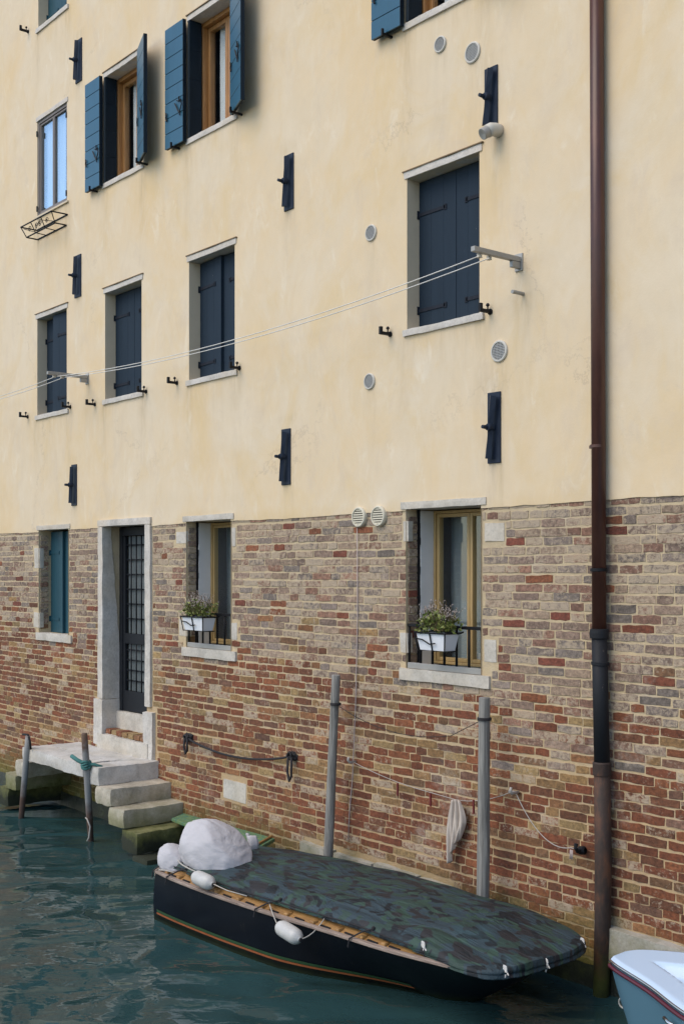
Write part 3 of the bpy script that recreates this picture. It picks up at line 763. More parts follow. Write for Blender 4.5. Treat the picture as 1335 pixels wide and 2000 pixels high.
# open bifold shutters
def board_leaf(o, m4, w_, z0, z1, n=8, mat='shutter_open'):
    MB().box(0.004, w_ - 0.004, 0.012, 0.034, z0 + 0.004, z1 - 0.004, m4).build('shutter_back', 'shutter_dark', o)
    for i in range(n):
        a = z0 + (z1 - z0) * i / n; b = z0 + (z1 - z0) * (i + 1) / n
        MB().box(0, w_, 0, 0.012, a + 0.003, b - 0.003, m4).build('shutter_board', mat, o, 0.002)
    MB().box(w_ - 0.001, w_ + 0.004, 0.0, 0.04, z0, z1, m4).build('shutter_edge', 'shutter_dark', o)
def ironwork(o, m4, u, z, f=1):
    q = lambda a, b, c=-0.012: m4 @ Vector((u + a * f, c, z + b))
    mb = MB().tube([q(-.02, .10), q(.01, .06), q(.05, .0), q(.075, -.02)], 0.007, 6)
    mb.tube([q(.02, .12), q(.06, .10), q(.10, .11), q(.115, .06), q(.075, -.02), q(.075, -.05)], 0.006, 6)
    mb.tube([q(.065, .15), q(.065, .10)], 0.007, 6)
    mb.build('shutter_latch', 'black_iron', o)
    mb = MB().tube([q(-.20, .05), q(-.19, .02), q(-.20, -.0), q(-.185, -.04)], 0.008, 6); mb.build('shutter_knob', 'black_iron', o)
def bifold(i, lab, right=True):
    x0, x1 = COLX[i]; z0, z1 = 7.42, 8.66; d = 0.30
    o = reveal('window', x0, x1, z0, z1, d, 'reveal_plaster', room=0.45, lab=lab)
    lintel_sill(o, x0, x1, z0, z1, d)
    # narrow leaf folded into the reveal
    m4 = Matrix.Translation((x0 + 0.042, -0.035, 0)) @ Matrix.Rotation(R(90), 4, 'Z')
    for k in range(4):
        a = z0 + 0.006 + (z1 - z0 - 0.012) * k / 4; b = z0 + 0.006 + (z1 - z0 - 0.012) * (k + 1) / 4
        MB().box(0, 0.150, 0, 0.035, a + 0.001, b - 0.001, m4).build('reveal_leaf_board', 'shutter_dark', o, 0.002)
    # outer leaf parallel to the wall, going left
    m4 = Matrix.Translation((x0 - 0.37, -0.085, 0)); board_leaf(o, m4, 0.36, z0 - 0.03, z1 + 0.01)
    ironwork(o, m4, 0.24, z0 + 0.30)
    mb = MB()
    mb.box(x0 - 0.20, x0 - 0.178, -0.115, PY, z0 - 0.055, z0 - 0.036).box(x0 - 0.20, x0 - 0.184, -0.125, -0.105, z0 - 0.055, z0 + 0.0); mb.build('shutter_catch', 'black_iron', o)
    if right:
        m4 = Matrix.Translation((x1 + 0.005, -0.075, 0)) @ Matrix.Rotation(R(-20), 4, 'Z'); board_leaf(o, m4, 0.42, z0 - 0.02, z1 + 0.02)
        ironwork(o, m4, 0.27, z0 + 0.42)
        MB().box(x1 + 0.12, x1 + 0.14, -0.15, PY, z0 - 0.045, z0 - 0.026).box(x1 + 0.12, x1 + 0.136, -0.16, -0.14, z0 - 0.045, z0 + 0.01).build('shutter_catch', 'black_iron', o)
    glazed(o, x0 + 0.003, x1 - 0.003, z0, z1, 0.130, 'window_wood', 0.045, True, 'clear_glass', 0.045, 0.11, 0.055)
    MB().box(x0 + 0.001, x0 + 0.016, 0.116, 0.129, z0, z1).build('frame_bead', 'lintel_stone', o)
    curtain(o, x0 + 0.16, x1 - 0.06, z0, z1, 0.262, 'curtain', 6, 0.010, i)
    return o
bifold(1, 'smaller of the two full open bifold shutter windows, nearer the casement')
bifold(2, 'open bifold shutter window with wooden frame and white curtain, at top middle')
bifold(3, 'cropped open shutter window at the top, above two round vents', right=True)

# ground floor windows
def ground_window(i, lab, framed=True):
    x0, x1 = G[i]; d = 0.34
    o = reveal('window', x0, x1, GZ0, GZ1, d, 'mortar', room=0.5, lab=lab)
    merged(rough_box(MB(), x0 - 0.06, x1 + 0.06, -0.024, d, GZ1, GZ1 + 0.058, 0.004, 0.06, x0), 'lintel', 'white_stone', o)
    merged(rough_box(MB(), x0 - 0.07, x1 + 0.10, -0.03, d, GZ0 - 0.095, GZ0, 0.006, 0.06, x0), 'sill', 'white_stone', o)
    return o
for i, lab in ((1, 'small ground-floor window with planter, right of the barred door'), (2, 'ground-floor window with yellow wooden frame and planter')):
    x0, x1 = G[i]; o = ground_window(i, lab)
    MB().box(x0 + 0.006, x0 + 0.03, 0.125, 0.335, GZ0 + 0.01, GZ1 - 0.01).build('reveal_panel', 'white_reveal', o, 0.003)
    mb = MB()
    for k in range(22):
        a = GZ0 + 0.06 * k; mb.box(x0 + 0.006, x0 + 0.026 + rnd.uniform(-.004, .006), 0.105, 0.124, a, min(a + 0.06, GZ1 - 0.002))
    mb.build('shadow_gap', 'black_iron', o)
    wm = 'ochre_wood'
    if i == 2: glazed(o, x0 + 0.03, x1, GZ0 + 0.03, GZ1 - 0.01, 0.27, wm, 0.024, True, 'clear_glass', 0.030, 0.06)
    else: glazed(o, x0 + 0.03, x1, GZ0 + 0.03, GZ1 - 0.01, 0.27, wm, 0.024, False, 'clear_glass', 0.026, 0.06)
    curtain(o, x0 + 0.05, x1 + 0.05, GZ0, GZ1, 0.45, 'grey_curtain', 4, 0.02, i)
    MB().box(x0 + 0.008, x1 - 0.004, -0.005, 0.035, GZ0 + 0.002, GZ0 + 0.05).build('railing_base', 'galvanised', o, 0.004)
    MB().box(x0 + 0.004, x1 - 0.002, 0.0, 0.03, GZ0 + 0.345, GZ0 + 0.370).build('railing_bar', 'black_iron', o, 0.003)
    for k in range(7):
        x = x0 + 0.012 + (x1 - x0 - 0.03) * k / 6
        MB().tube([(x, 0.015, GZ0 + 0.045), (x, 0.015, GZ0 + 0.35)], 0.0105, 8).build('railing_baluster', 'black_iron', o, smooth=True)
    if i == 2:
        MB().box(x0 + 0.42, x0 + 0.53, 0.36, 0.42, GZ0 + 0.04, GZ0 + 0.13).build('paper_stack', 'curtain', o, 0.004)
        MB().box(x1 - 0.16, x1 - 0.03, 0.36, 0.42, GZ0 + 0.06, GZ0 + 0.28).build('paper_board', 'curtain', o, 0.004)
o = ground_window(0, 'ground-floor window with closed teal shutters, left of the door'); x0, x1 = G[0]
for hx, a, b in (('L', x0 + 0.01, x0 + 0.42), ('R', x0 + 0.425, x1 - 0.005)):
    closed_leaf(o, a, b, GZ0 + 0.005, GZ1 - 0.02, 0.15, R(-5) if hx == 'L' else 0, 'shutter_teal', hx)

# ---- door
dd = 0.22
o = MB()
o.quad((DX1, 0, DZ0), (DX1, 0, DZ1), (DX1, dd, DZ1), (DX1, dd, DZ0))
door = o.build('door', 'jamb_stone', house, recalc=False); tag(door, 'dark iron barred door in a white stone surround above the steps')
MB().quad((DX0 - .2, 0.5, DZ0), (DX1 + .2, 0.5, DZ0), (DX1 + .2, 0.5, DZ1 + .1), (DX0 - .2, 0.5, DZ1 + .1)).build('room_back', 'dark_room', door)
q = MB(); rough_box(q, DX0 - 0.115, DX0, -0.035, 0.02, 1.40, DZ1, 0.005, 0.07, 1); merged(q, 'jamb', 'jamb_stone', door)
q = MB(); rough_box(q, DX1, DX1 + 0.115, -0.035, 0.20, 1.40, DZ1, 0.005, 0.07, 2); merged(q, 'jamb', 'jamb_stone', door)
q = MB(); rough_box(q, DX0 - 0.125, DX1 + 0.125, -0.04, 0.22, DZ1, DZ1 + 0.075, 0.004, 0.07, 3); merged(q, 'door_lintel', 'jamb_stone', door)
# left reveal: stone face ending in a ragged edge, brick behind
mb = MB(); nz = 46
for k in range(nz):
    za, zb = 1.40 + (DZ1 - 1.40) * k / nz, 1.40 + (DZ1 - 1.40) * (k + 1) / nz
    def yy(z): 
        t = (z - 1.40) / (DZ1 - 1.40); return 0.20 - 0.13 * max(0, t - 0.25) / 0.75 + 0.012 * mnoise.noise(Vector((z * 9, 2, 0)))
    mb.quad((DX0 + 0.004, 0.0, za), (DX0 + 0.004, yy(za), za), (DX0 + 0.004, yy(zb), zb), (DX0 + 0.004, 0.0, zb))
    mb.quad((DX0 + 0.004, yy(za), za), (DX0 - 0.03, yy(za), za), (DX0 - 0.03, yy(zb), zb), (DX0 + 0.004, yy(zb), zb))
mb.build('reveal_stone', 'jamb_stone', door)
MB().quad((DX0 - 0.012, 0.0, DZ0), (DX0 - 0.012, 0.5, DZ0), (DX0 - 0.012, 0.5, DZ1), (DX0 - 0.012, 0.0, DZ1)).build('reveal_mortar', 'mortar', door)
for s, (a, b) in enumerate(((DX0 - 0.20, DX0 + 0.012), (DX1 - 0.012, DX1 + 0.18))):
    q = MB(); rough_box(q, a, b, -0.05, 0.225, 0.80 if s else 0.86, 1.40 - 0.05 * s, 0.010, 0.06, 10 + s); merged(q, 'jamb_plinth', 'jamb_stone', door)
q = MB(); rough_box(q, DX0 - 0.03, DX1 + 0.03, 0.14, 0.32, 1.0, 1.255, 0.008, 0.06, 14); merged(q, 'threshold', 'white_stone', door)
q = MB(); rough_box(q, DX0 - 0.10, DX1 + 0.10, -0.055, 0.16, 0.80, 1.0, 0.010, 0.06, 15); merged(q, 'base_step', 'white_stone', door)
for k in range(7):
    a = DX0 + 0.016 + (DX1 - DX0 - 0.03) * k / 7
    q = MB(); rough_box(q, a, a + (DX1 - DX0 - 0.03) / 7 - 0.012, -0.02 + rnd.uniform(0, .02), 0.145, 1.0, 1.055 + rnd.uniform(-.01, .008), 0.006, 0.035, k * 5.0)
    ob = merged(q, 'step_brick', 'brick_single', door); ob.color = rnd.choice(LOW) + (0.35,)
X0, X1, Z0, Z1, Y = DX0 + 0.005, DX1 - 0.003, 1.26, DZ1 - 0.01, 0.185
mb = MB().box(X0, X0 + 0.07, Y, Y + 0.05, Z0, Z1).box(X1 - 0.07, X1, Y, Y + 0.05, Z0, Z1).box(X0 + 0.07, X1 - 0.07, Y + .001, Y + 0.05, Z1 - 0.10, Z1)
mb.build('door_frame', 'door_iron', door, 0.004)
a, b = X0 + 0.075, X1 - 0.075
zm0, zm1, zk = 2.05, 2.17, 1.50
mb = MB().box(a, b, Y + 0.008, Y + 0.045, zm0, zm1); mb.build('lock_rail', 'door_iron', door, 0.004)
MB().box(a, b, Y + 0.008, Y + 0.045, Z0 + 0.005, zk).build('kick_plate', 'door_iron', door, 0.004)
MB().box(a, a + 0.05, Y + 0.009, Y + 0.045, zk, Z1 - 0.105).box(b - 0.05, b, Y + 0.009, Y + 0.045, zk, Z1 - 0.105).build('door_stile', 'door_iron', door, 0.003)
for (za, zb, n) in ((zk, zm0, 4), (zm1, Z1 - 0.105, 6)):
    MB().box(a + .05, b - .05, Y + 0.055, Y + 0.06, za, zb).build('frosted_panel', 'frosted_panel', door)
    for k in range(1, 6):
        x = a + 0.05 + (b - a - 0.10) * k / 6
        MB().tube([(x, Y + 0.022, za), (x, Y + 0.022, zb)], 0.0095, 8).build('door_bar', 'door_iron', door, smooth=True)
    for k in range(1, n + 1):
        z = za + (zb - za) * k / (n + 0.6)
        MB().box(a + 0.045, b - 0.045, Y + 0.030, Y + 0.036, z - 0.009, z + 0.009).build('door_crossbar', 'door_iron', door)
MB().lathe([(0.0, 0.075), (0.03, 0.07), (0.043, 0.045), (0.03, 0.02), (0.016, 0.01), (0.03, 0.0)], (b - 0.11, Y + 0.008, 2.11), (0, -1, 0), 16).build('door_knob', 'galvanised', door, smooth=True)

# ------------------------------------------------------------------ tie-rod anchors
def anchor(px0, px1, py0, py1, lab, tilt):
    """px0..px1, py0..py1: left/right edge and top/bottom of the plate on its left edge"""
    a = W(px0, py0, PY); b = W(px0, py1, PY); c = W(px1, py0, PY); cx = (a.x + c.x) / 2; cz = (a.z + b.z) / 2; h = a.z - b.z; w_ = c.x - a.x
    t = thing('wall_anchor', (cx, PY, cz), lab, 'wall anchor', 'iron tie-rod anchors on the plaster')
    MB().box(cx - w_ / 2, cx + w_ / 2, PY - 0.012, PY + 0.004, cz - h / 2, cz + h / 2).build('plate', 'anchor_iron', t, 0.003)
    m4 = Matrix.Translation((cx, PY - 0.045, cz)) @ Matrix.Rotation(R(tilt), 4, 'Y')
    mb = MB(); hh = h * 0.44
    for s in (-1, 1):
        prof = [(0.021, 0.0), (0.024, 0.25), (0.032, 0.7), (0.034, 1.0)]
        for (r0, t0), (r1, t1) in zip(prof[:-1], prof[1:]):
            vs = [m4 @ Vector((x_, y_, s * hh * t_)) for r_, t_ in ((r0, t0), (r1, t1)) for x_, y_ in ((-r_, 0), (0, -0.028), (r_, 0), (0, 0.02))]
            mb.add(vs, [(0, 1, 5, 4), (1, 2, 6, 5), (2, 3, 7, 6), (3, 0, 4, 7)])
        vs = [m4 @ Vector((x_, y_, s * hh)) for x_, y_ in ((-.034, 0), (0, -0.028), (.034, 0), (0, 0.02))]; mb.add(vs, [(0, 1, 2, 3)])
    mb.build('cross_bar', 'anchor_iron', t)
    mb = MB().lathe([(0.0, 0.0), (0.03, 0.0), (0.03, 0.035), (0.026, 0.05), (0.0, 0.05)], (cx, PY - 0.03, cz), (0, -1, 0), 14)
    mb.tube([(cx - 0.01, PY - 0.06, cz), (cx - 0.01, PY - 0.125, cz)], [0.017, 0.014], 8)
    mb.build('rod_end', 'anchor_iron', t)
anchor(149, 161, 82, 165, 'uppermost iron anchor plate at left, right of the casement window', 6)
anchor(147, 159.5, 501, 583, 'iron anchor plate above the shutter standing ajar, left column', 5)
anchor(141, 151, 908, 988, 'iron anchor plate just above the brick line near the door', 5)
anchor(556, 574, 306, 414, 'dark anchor plate high in the blank plaster middle', 6)
anchor(551, 568, 839, 948, 'dark anchor plate low in the blank plaster, left of two louvred vents', 6)
anchor(947, 972, 137, 258, 'tall anchor plate with the white flue elbow at its foot', 7)
anchor(953, 978, 768, 906, 'largest anchor plate, above the yellow framed window', 6)

# ------------------------------------------------------------------ vents, flue, stub
def vent(px, py, r, lab, louvre=False):
    p = W(px, py, PY)
    t = thing('wall_vent', p, lab, 'vent', 'round vents in the wall')
    pl, gm = ('beige_plastic', 'beige_plastic') if louvre else ('white_plastic', 'vent_grille')
    k = 0.03 if louvre else 0.016
    MB().lathe([(r, -0.01), (r, k * 0.7), (r * 0.93, k), (r * 0.82, k), (r * 0.80, k * 0.4), (r * 0.80, 0.0)], p, (0, -1, 0), 32).build('rim', pl, t, smooth=False)
    MB().lathe([(r * 0.82, 0.003), (0.0005, 0.003)], p, (0, -1, 0), 24).build('duct', 'vent_dark', t)
    mb = MB(); n = 7 if louvre else 11
    for i in range(n):
        z = -r * 0.8 + 1.6 * r * (i + 0.5) / n; hw = math.sqrt(max(0, (r * 0.81) ** 2 - z * z))
        th = 0.012 if louvre else r * 0.055
        mb.box(p.x - hw, p.x + hw, PY - k * 0.75, PY - k * 0.3, p.z + z - th / 2, p.z + z + th / 2)
    if not louvre:
        for i in range(9):
            x = -r * 0.8 + 1.6 * r * (i + 0.5) / 9; hh = math.sqrt(max(0, (r * 0.81) ** 2 - x * x))
            mb.box(p.x + x - r * 0.03, p.x + x + r * 0.03, PY - k * 0.62, PY - k * 0.35, p.z - hh, p.z + hh)
    mb.build('grille', gm, t)
vent(860, 87, 0.066, 'smaller round vent just under the cropped top window')
vent(923, 103, 0.082, 'larger pale round vent above the tall anchor plate')
vent(725, 455, 0.071, 'round grey vent left of the big closed blue shutters')
vent(722, 745, 0.070, 'round vent below and left of the big closed shutters')
vent(975, 686, 0.083, 'big round vent below the small grey pipe stub')
vent(703, 1010, 0.088, 'left of two beige louvred vents at the brick line', True)
vent(741, 1008, 0.088, 'right of two beige louvred vents at the brick line', True)
p = W(974, 256, PY)
t = thing('flue_elbow', p, 'white flue pipe elbow with metal mouth, below the tall anchor', 'flue')
MB().tube([p + Vector((0, 0.02, 0)), p + Vector((0, -0.05, 0)), p + Vector((-0.004, -0.085, -0.006)), p + Vector((-0.012, -0.115, -0.026))], [0.05, 0.05, 0.050, 0.049], 20).build('elbow', 'white_plastic', t, smooth=True)
e = p + Vector((-0.012, -0.115, -0.026)); dv = Vector((-0.25, -0.75, -0.5)).normalized()
MB().lathe([(0.044, -0.01), (0.044, 0.05), (0.041, 0.052), (0.0005, 0.045)], e, dv, 20).build('mouth', 'galvanised', t)
p = W(1021, 574, PY); e = W(1000, 572, PY - 0.12)
tag(MB().tube([p + Vector((0, .01, 0)), p + Vector((0, -0.12, 0.0))], 0.014, 12).build('pipe_stub', 'galvanised'), 'short grey pipe stub poking out below the clothesline bracket', 'pipe')

# ------------------------------------------------------------------ clothesline
def bracket(px, py, lab, L=0.5):
    p = W(px, py, PY); t = thing('clothesline_bracket', p, lab, 'bracket', 'clothesline brackets')
    MB().box(p.x - 0.045, p.x + 0.03, PY - 0.012, PY, p.z - 0.075, p.z + 0.055).build('plate', 'galvanised', t, 0.003)
    MB().box(p.x - 0.02, p.x + 0.02, PY - L, PY - 0.012, p.z - 0.012, p.z + 0.026).build('arm', 'galvanised', t, 0.004)
    MB().box(p.x - 0.016, p.x + 0.016, PY - 0.10, PY - 0.012, p.z - 0.06, p.z - 0.013).build('brace', 'galvanised', t, 0.003)
    for k in (0.30, 0.40):
        MB().lathe([(0.006, -0.012), (0.022, -0.012), (0.017, 0.0), (0.022, 0.012), (0.006, 0.012)], (p.x - 0.03, PY - L + 0.5 - k, p.z - 0.022), (0, 0, 1), 14).build('pulley', 'white_plastic', t)
    return p
pa = bracket(1015, 510, 'steel clothesline arm beside the largest closed shutters')
pb = bracket(172, 738, 'steel clothesline arm over the leftmost middle window', 0.52)
for k, lab in ((0.30, 'inner strand of the white clothesline across the facade'), (0.40, 'outer strand of the white clothesline across the facade')):
    a = Vector((pa.x - 0.03, PY - k, pa.z - 0.022)); b = Vector((pb.x - 0.03, PY - k, pb.z - 0.022)); c = b + Vector((-4.2, 0.0, 0.02))
    pts = sag(a, b, 0.13, 20) + sag(b, c, 0.06, 8)[1:]
    tag(MB().tube(pts, 0.0042, 5).build('clothesline', 'line_white', smooth=True), lab, 'clothesline', 'clothesline strands')

# ------------------------------------------------------------------ downpipe
t = thing('downpipe', W(1170, 1900), 'long rainwater downpipe, brown above, black then rusty below', 'downpipe')
def dp(px, py, y): return W(px, py, y)
ytop, ybot = -0.075, -0.085
P0 = Vector((W(1163, 0, ytop).x, ytop, 8.0)); P1 = W(1169, 1232, ytop); P2 = W(1174.5, 1492, ybot); P3 = W(1177, 1690, ybot); P4 = W(1176, 1790, ybot); P5 = W(1171, 1935, ybot); P5.z = -0.3
MB().tube([P0, P1], 0.049, 24).build('upper_pipe', 'copper_pipe', t, smooth=True)
MB().tube([P1 + Vector((0, 0, .01)), P2], [0.053, 0.054], 24).build('cast_pipe', 'cast_pipe', t, smooth=True)
MB().tube([P2 + Vector((0, 0, .0)), P3, P4, P5], [0.056, 0.058, 0.056, 0.055], 24).build('lower_pipe', 'rusty_pipe', t, smooth=True)
ax = (0, 0, 1)
MB().lathe([(0.05, -0.01), (0.064, -0.005), (0.066, 0.03), (0.064, 0.055), (0.05, 0.06)], P1 - Vector((0, 0, 0.045)), ax, 24).build('socket', 'cast_pipe', t)
MB().lathe([(0.05, -0.05), (0.063, -0.045), (0.064, 0.035), (0.058, 0.045), (0.05, 0.045)], P2 - Vector((0, 0, 0.03)), ax, 24).build('socket', 'rusty_pipe', t)
def clampring(py, mat, r, px):
    q = W(px, py, ytop); mb = MB().lathe([(r, -0.012), (r + 0.005, -0.010), (r + 0.005, 0.010), (r, 0.012)], q, ax, 24)
    mb.box(q.x - 0.012, q.x + 0.012, ytop + r - 0.005, 0.01, q.z - 0.01, q.z + 0.01); mb.box(q.x - r - 0.02, q.x - r, ytop - 0.005, ytop + 0.012, q.z - 0.01, q.z + 0.01)
    mb.build('pipe_clamp', mat, t)
clampring(872, 'copper_pipe', 0.05, 1166); clampring(1113, 'black_iron', 0.05, 1168); clampring(1296, 'cast_pipe', 0.056, 1171)

# ------------------------------------------------------------------ landing and steps
t = thing('stone_landing', (-12.1, -0.36, 0.83), 'white stone water landing with steps down both sides, below the door', 'landing')
SX0, SX1, SY, SZ = -13.10, -11.19, -0.73, 0.83
cuts = [(SX0, SX0 + 0.62), (SX0 + 0.62, SX0 + 1.44), (SX0 + 1.44, SX1 - 0.33)]
q = MB(); rough_box(q, SX0 + 0.005, SX1 - 0.346, SY, -0.408, SZ - 0.14, SZ, 0.010, 0.055, 21, rd=0.009); merged(q, 'slab', 'landing_stone', t)
q = MB(); rough_box(q, SX0 + 0.005, SX1 - 0.346, -0.390, 0.02, SZ - 0.14, SZ - 0.004, 0.010, 0.055, 22, rd=0.009); merged(q, 'slab', 'landing_stone', t)
q = MB(); rough_box(q, SX1 - 0.33, SX1, SY - 0.01, 0.02, SZ - 0.19, SZ + 0.002, 0.010, 0.055, 23, rd=0.009); merged(q, 'slab', 'landing_stone', t)
for i, (a, b, z0, z1, mt) in enumerate(((-11.27, -10.935, 0.455, 0.642, 'step_stone'), (-11.0, -10.68, 0.275, 0.462, 'step_stone'), (-10.76, -10.44, 0.05, 0.27, 'low_step_stone'), (-10.50, -10.2, -0.2, 0.05, 'low_step_stone'),
                                        (-13.34, -13.04, 0.465, 0.65, 'step_stone'), (-13.58, -13.28, 0.275, 0.465, 'low_step_stone'), (-13.84, -13.52, 0.05, 0.275, 'low_step_stone'))):
    q = MB(); rough_box(q, a, b, SY - 0.005 + 0.012 * i % 0.03, 0.02, z0 + 0.004, z1, 0.012, 0.05, 30 + i * 2.7, rd=0.011); merged(q, 'step', mt, t)

# ------------------------------------------------------------------ mooring stakes and poles
def bent(a, b, n, amp, seed):
    a, b = Vector(a), Vector(b)
    return [a.lerp(b, i / n) + Vector((mnoise.noise(Vector((i * .5, seed, 0))), mnoise.noise(Vector((i * .5, 0, seed))), 0)) * amp for i in range(n + 1)]
b_ = Zp(42, 1598); top = W(55, 1437, b_.y - 0.0)
t = thing('mooring_stake', b_, 'thin rusty iron stake at the left end of the landing', 'stake', 'iron stakes by the landing')
pts = [b_ - Vector((0, 0, 0.4)), b_, b_.lerp(top, .5) + Vector((.004, 0, 0)), b_.lerp(top, .8) + Vector((0.01, 0, 0)), top]
MB().tube(pts, [.033, .033, .036, .036, .028], 12).build('shaft', 'stake_rust', t, smooth=True)
MB().tube([top + Vector((-.14, 0, .0)), top + Vector((0.0, 0, .012)), top + Vector((.05, 0, -.05)), top + Vector((.08, .0, -.15))], .012, 8).build('hook', 'black_iron', t, smooth=True)
b_ = Zp(178, 1643); top = W(165, 1433, b_.y - 0.16)
t = thing('mooring_stake', b_, 'thin rusty stake with a knotted teal rope before the steps', 'stake', 'iron stakes by the landing')
MB().tube([b_ - Vector((0, 0, .4)), b_, b_.lerp(top, .3), b_.lerp(top, .6) + Vector((0.006, 0, 0)), b_.lerp(top, .85), top], [.03, .03, .036, .037, .036, .033], 12).build('shaft', 'stake_rust', t, smooth=True)
kq = b_.lerp(top, .715); mb = MB()
for k in range(4):
    mb.tube([kq + Vector((.047 * math.cos(a_), .047 * math.sin(a_), (k - 1.5) * .02 + .012 * math.sin(a_ * 2 + k))) for a_ in [i * 6.283 / 12 for i in range(13)]], .013, 6)
mb.tube([kq, kq + Vector((-.10, -.05, .04)), kq + Vector((-.20, -.07, .075))], .022, 7); mb.tube([kq, kq + Vector((.08, .05, .01)), kq + Vector((.13, .12, -.02))], .016, 7)
ro = mb.build('rope_knot', 'rope_teal', smooth=True); tag(ro, 'teal rope knotted round the thin stake before the steps', 'rope')
mb = MB(); q0 = b_.lerp(top, .22)
mb.tube([q0 + Vector((-.03, -.03, 0)), q0 + Vector((.03, -.045, .0)), q0 + Vector((.055, -.02, -.08)), q0 + Vector((.045, -.03, -.2)), q0 + Vector((.02, -.04, -.24))], .008, 6)
tag(mb.build('rope', 'rope_grey', smooth=True), 'frayed pale rope loop low on the stake before the steps', 'rope')
def pole(top_px, bot_px, y, r, lab, ring):
    a = W(*top_px, y=y); b = W(*bot_px, y=y); d_ = (b - a).normalized(); e = b + d_ * 1.2
    t = thing('mooring_pole', e, lab, 'pole', 'wooden mooring poles by the wall')
    pts = [a + (e - a) * (i / 12) for i in range(13)]
    pts = [q + Vector((mnoise.noise(q * 1.1) * .007, 0, 0)) for q in pts]
    mb = MB().tube(pts, [r * (0.9 + 0.22 * i / 12) * (1 + 0.05 * mnoise.noise(Vector((i * .7, y, 0)))) for i in range(13)], 18)
    mb.build('shaft', 'pole_wood', t, 0.006, True)
    q = W(*ring, y=y)
    MB().lathe([(r * .98, -.012), (r + .007, -.010), (r + .007, .010), (r * .98, .012)], q, (0, 0, 1), 18).build('wire_binding', 'rope_dark', t)
    return q
r1 = pole((656, 1318), (640, 1672), -0.20, 0.041, 'slightly leaning grey wooden mooring pole, farther one', (655, 1375))
r2 = pole((946, 1362), (942.5, 1745), -0.20, 0.047, 'upright grey wooden mooring pole beside the hanging rag', (945, 1404))
mid = W(800, 1440, -0.04); n1 = W(870, 1437, -.02)
tag(MB().tube(sag(r1, W(880, 1437, -.03), 0.10, 12) + [r2], 0.003, 5).build('wire', 'rope_dark', smooth=True), 'thin dark wire slung between the two mooring poles', 'wire')

# ------------------------------------------------------------------ things on the brick wall
def hook(p, s=1.0, mat='black_iron'):
    mb = MB().tube([p + Vector((0, .03, 0)), p + Vector((0, -.04 * s, 0)), p + Vector((0, -.055 * s, .02 * s)), p + Vector((0, -.05 * s, .045 * s))], .011 * s, 8)
    return mb
a = W(364, 1441, -.05); b = W(566, 1478, -.05)
mb = MB().tube(sag(a, b, .10, 14), .011, 7)
for q in (a, b):
    for k in range(5):
        mb.tube([q + Vector((.035 * math.cos(g) * (1 + .2 * k % 3), -.01 + .012 * k, .03 * math.sin(g) + rnd.uniform(-.02, .02))) for g in [i * 6.283 / 10 for i in range(11)]], .010, 6)
for q, L in ((a, .16), (b, .22)):
    mb.tube([q + Vector((.0, -.02, 0)), q + Vector((.0, -.03, -L * .6)), q + Vector((.03, -.03, -L)), q + Vector((.06, -.03, -L * .8)), q + Vector((.05, -.02, 0))], .012, 6)
tag(mb.build('mooring_rope', 'rope_dark', smooth=True), 'black mooring rope sagging between two knots on the brick', 'rope')
# hose
mb = MB(); pts = [W(697, 1028, -.02), W(698, 1200, -.015), W(694, 1380, -.02), W(690, 1470, -.03), W(688, 1520, -.02), W(682, 1590, -.015), W(680, 1640, -.02)]
tag(mb.tube(pts, .0042, 7).build('hose', 'hose_pink', smooth=True), 'thin pinkish cable hanging down the brick from the louvred vents', 'cable')
# washing line low on the wall
h1 = W(689, 1488, -.05); h2 = W(1000, 1546, -.05); rg = W(893, 1563, -.06); rr = W(990, 1560, -.06)
mb = hook(h1)
tag(mb.tube(sag(h1, W(830, 1545, -.05), .02, 8) + [rg] + sag(rg, h2, .03, 5)[1:], .003, 5).build('low_line', 'rope_grey', smooth=True), 'grey cord strung low on the brick behind the poles', 'cord')
for px, py, lab in ((776, 1540, 'dark red clothes peg on the low cord, left of the poles'), (840, 1560, 'brown clothes peg on the low cord near the rag'), (924, 1574, 'dark red clothes peg right of the rag')):
    p = W(px, py, -.065); MBo = MB().box(p.x - .007, p.x - .001, -.07, -.058, p.z - .06, p.z + .045).box(p.x + .001, p.x + .007, -.07, -.058, p.z - .06, p.z + .045).box(p.x - .009, p.x + .009, -.072, -.056, p.z + .006, p.z + .012)
    tag(MBo.build('clothes_peg', 'peg_red'), lab, 'peg', 'pegs on the low cord')
# rag: gathered cloth hung over the cord
def rag(u, v):
    px = 880 + 34 * u; zt = rg.z + 0.012 - 0.03 * abs(u - .6)
    L = 0.50 - 0.26 * max(0, u - 0.25) ** 0.8
    wdt = 0.105 + 0.10 * math.sin(min(1, v * 1.7) * 1.5708) * (1 - 0.75 * max(0, v - .55) / .45)
    x = rg.x - 0.005 + (u - .5) * wdt - 0.03 * v * v
    y = -0.075 + 0.020 * math.sin(u * 19 + 2 * v) * (0.5 + .5 * v) + .008 * math.sin(u * 41 - 3 * v)
    return (x, y, zt - L * v)
tag(MB().grid(rag, 46, 26).build('rag', 'rag_cloth', smooth=True), 'pale crumpled rag hanging from the low cord', 'rag')
rgo = bpy.data.objects['rag']; so_ = rgo.modifiers.new('thick', 'SOLIDIFY'); so_.thickness = 0.004
h3 = W(1006, 1548, -.05); h4 = W(1136, 1661, -.06)
mb = hook(h3).tube([h3 + Vector((-.1, .04, -.01)), h3], .011, 6)
mb.tube(sag(h3, h4 + Vector((-.1, 0, .0)), .12, 14) + [h4], .0035, 5)
tag(mb.build('loose_cord', 'rope_grey', smooth=True), 'pale cord drooping from a hook towards the downpipe', 'cord')
mb = hook(h4, 1.3); mb.lathe([(.02, -.03), (.03, -.02), (.03, .02), (.018, .03)], h4, (1, 0, 0.2), 10)
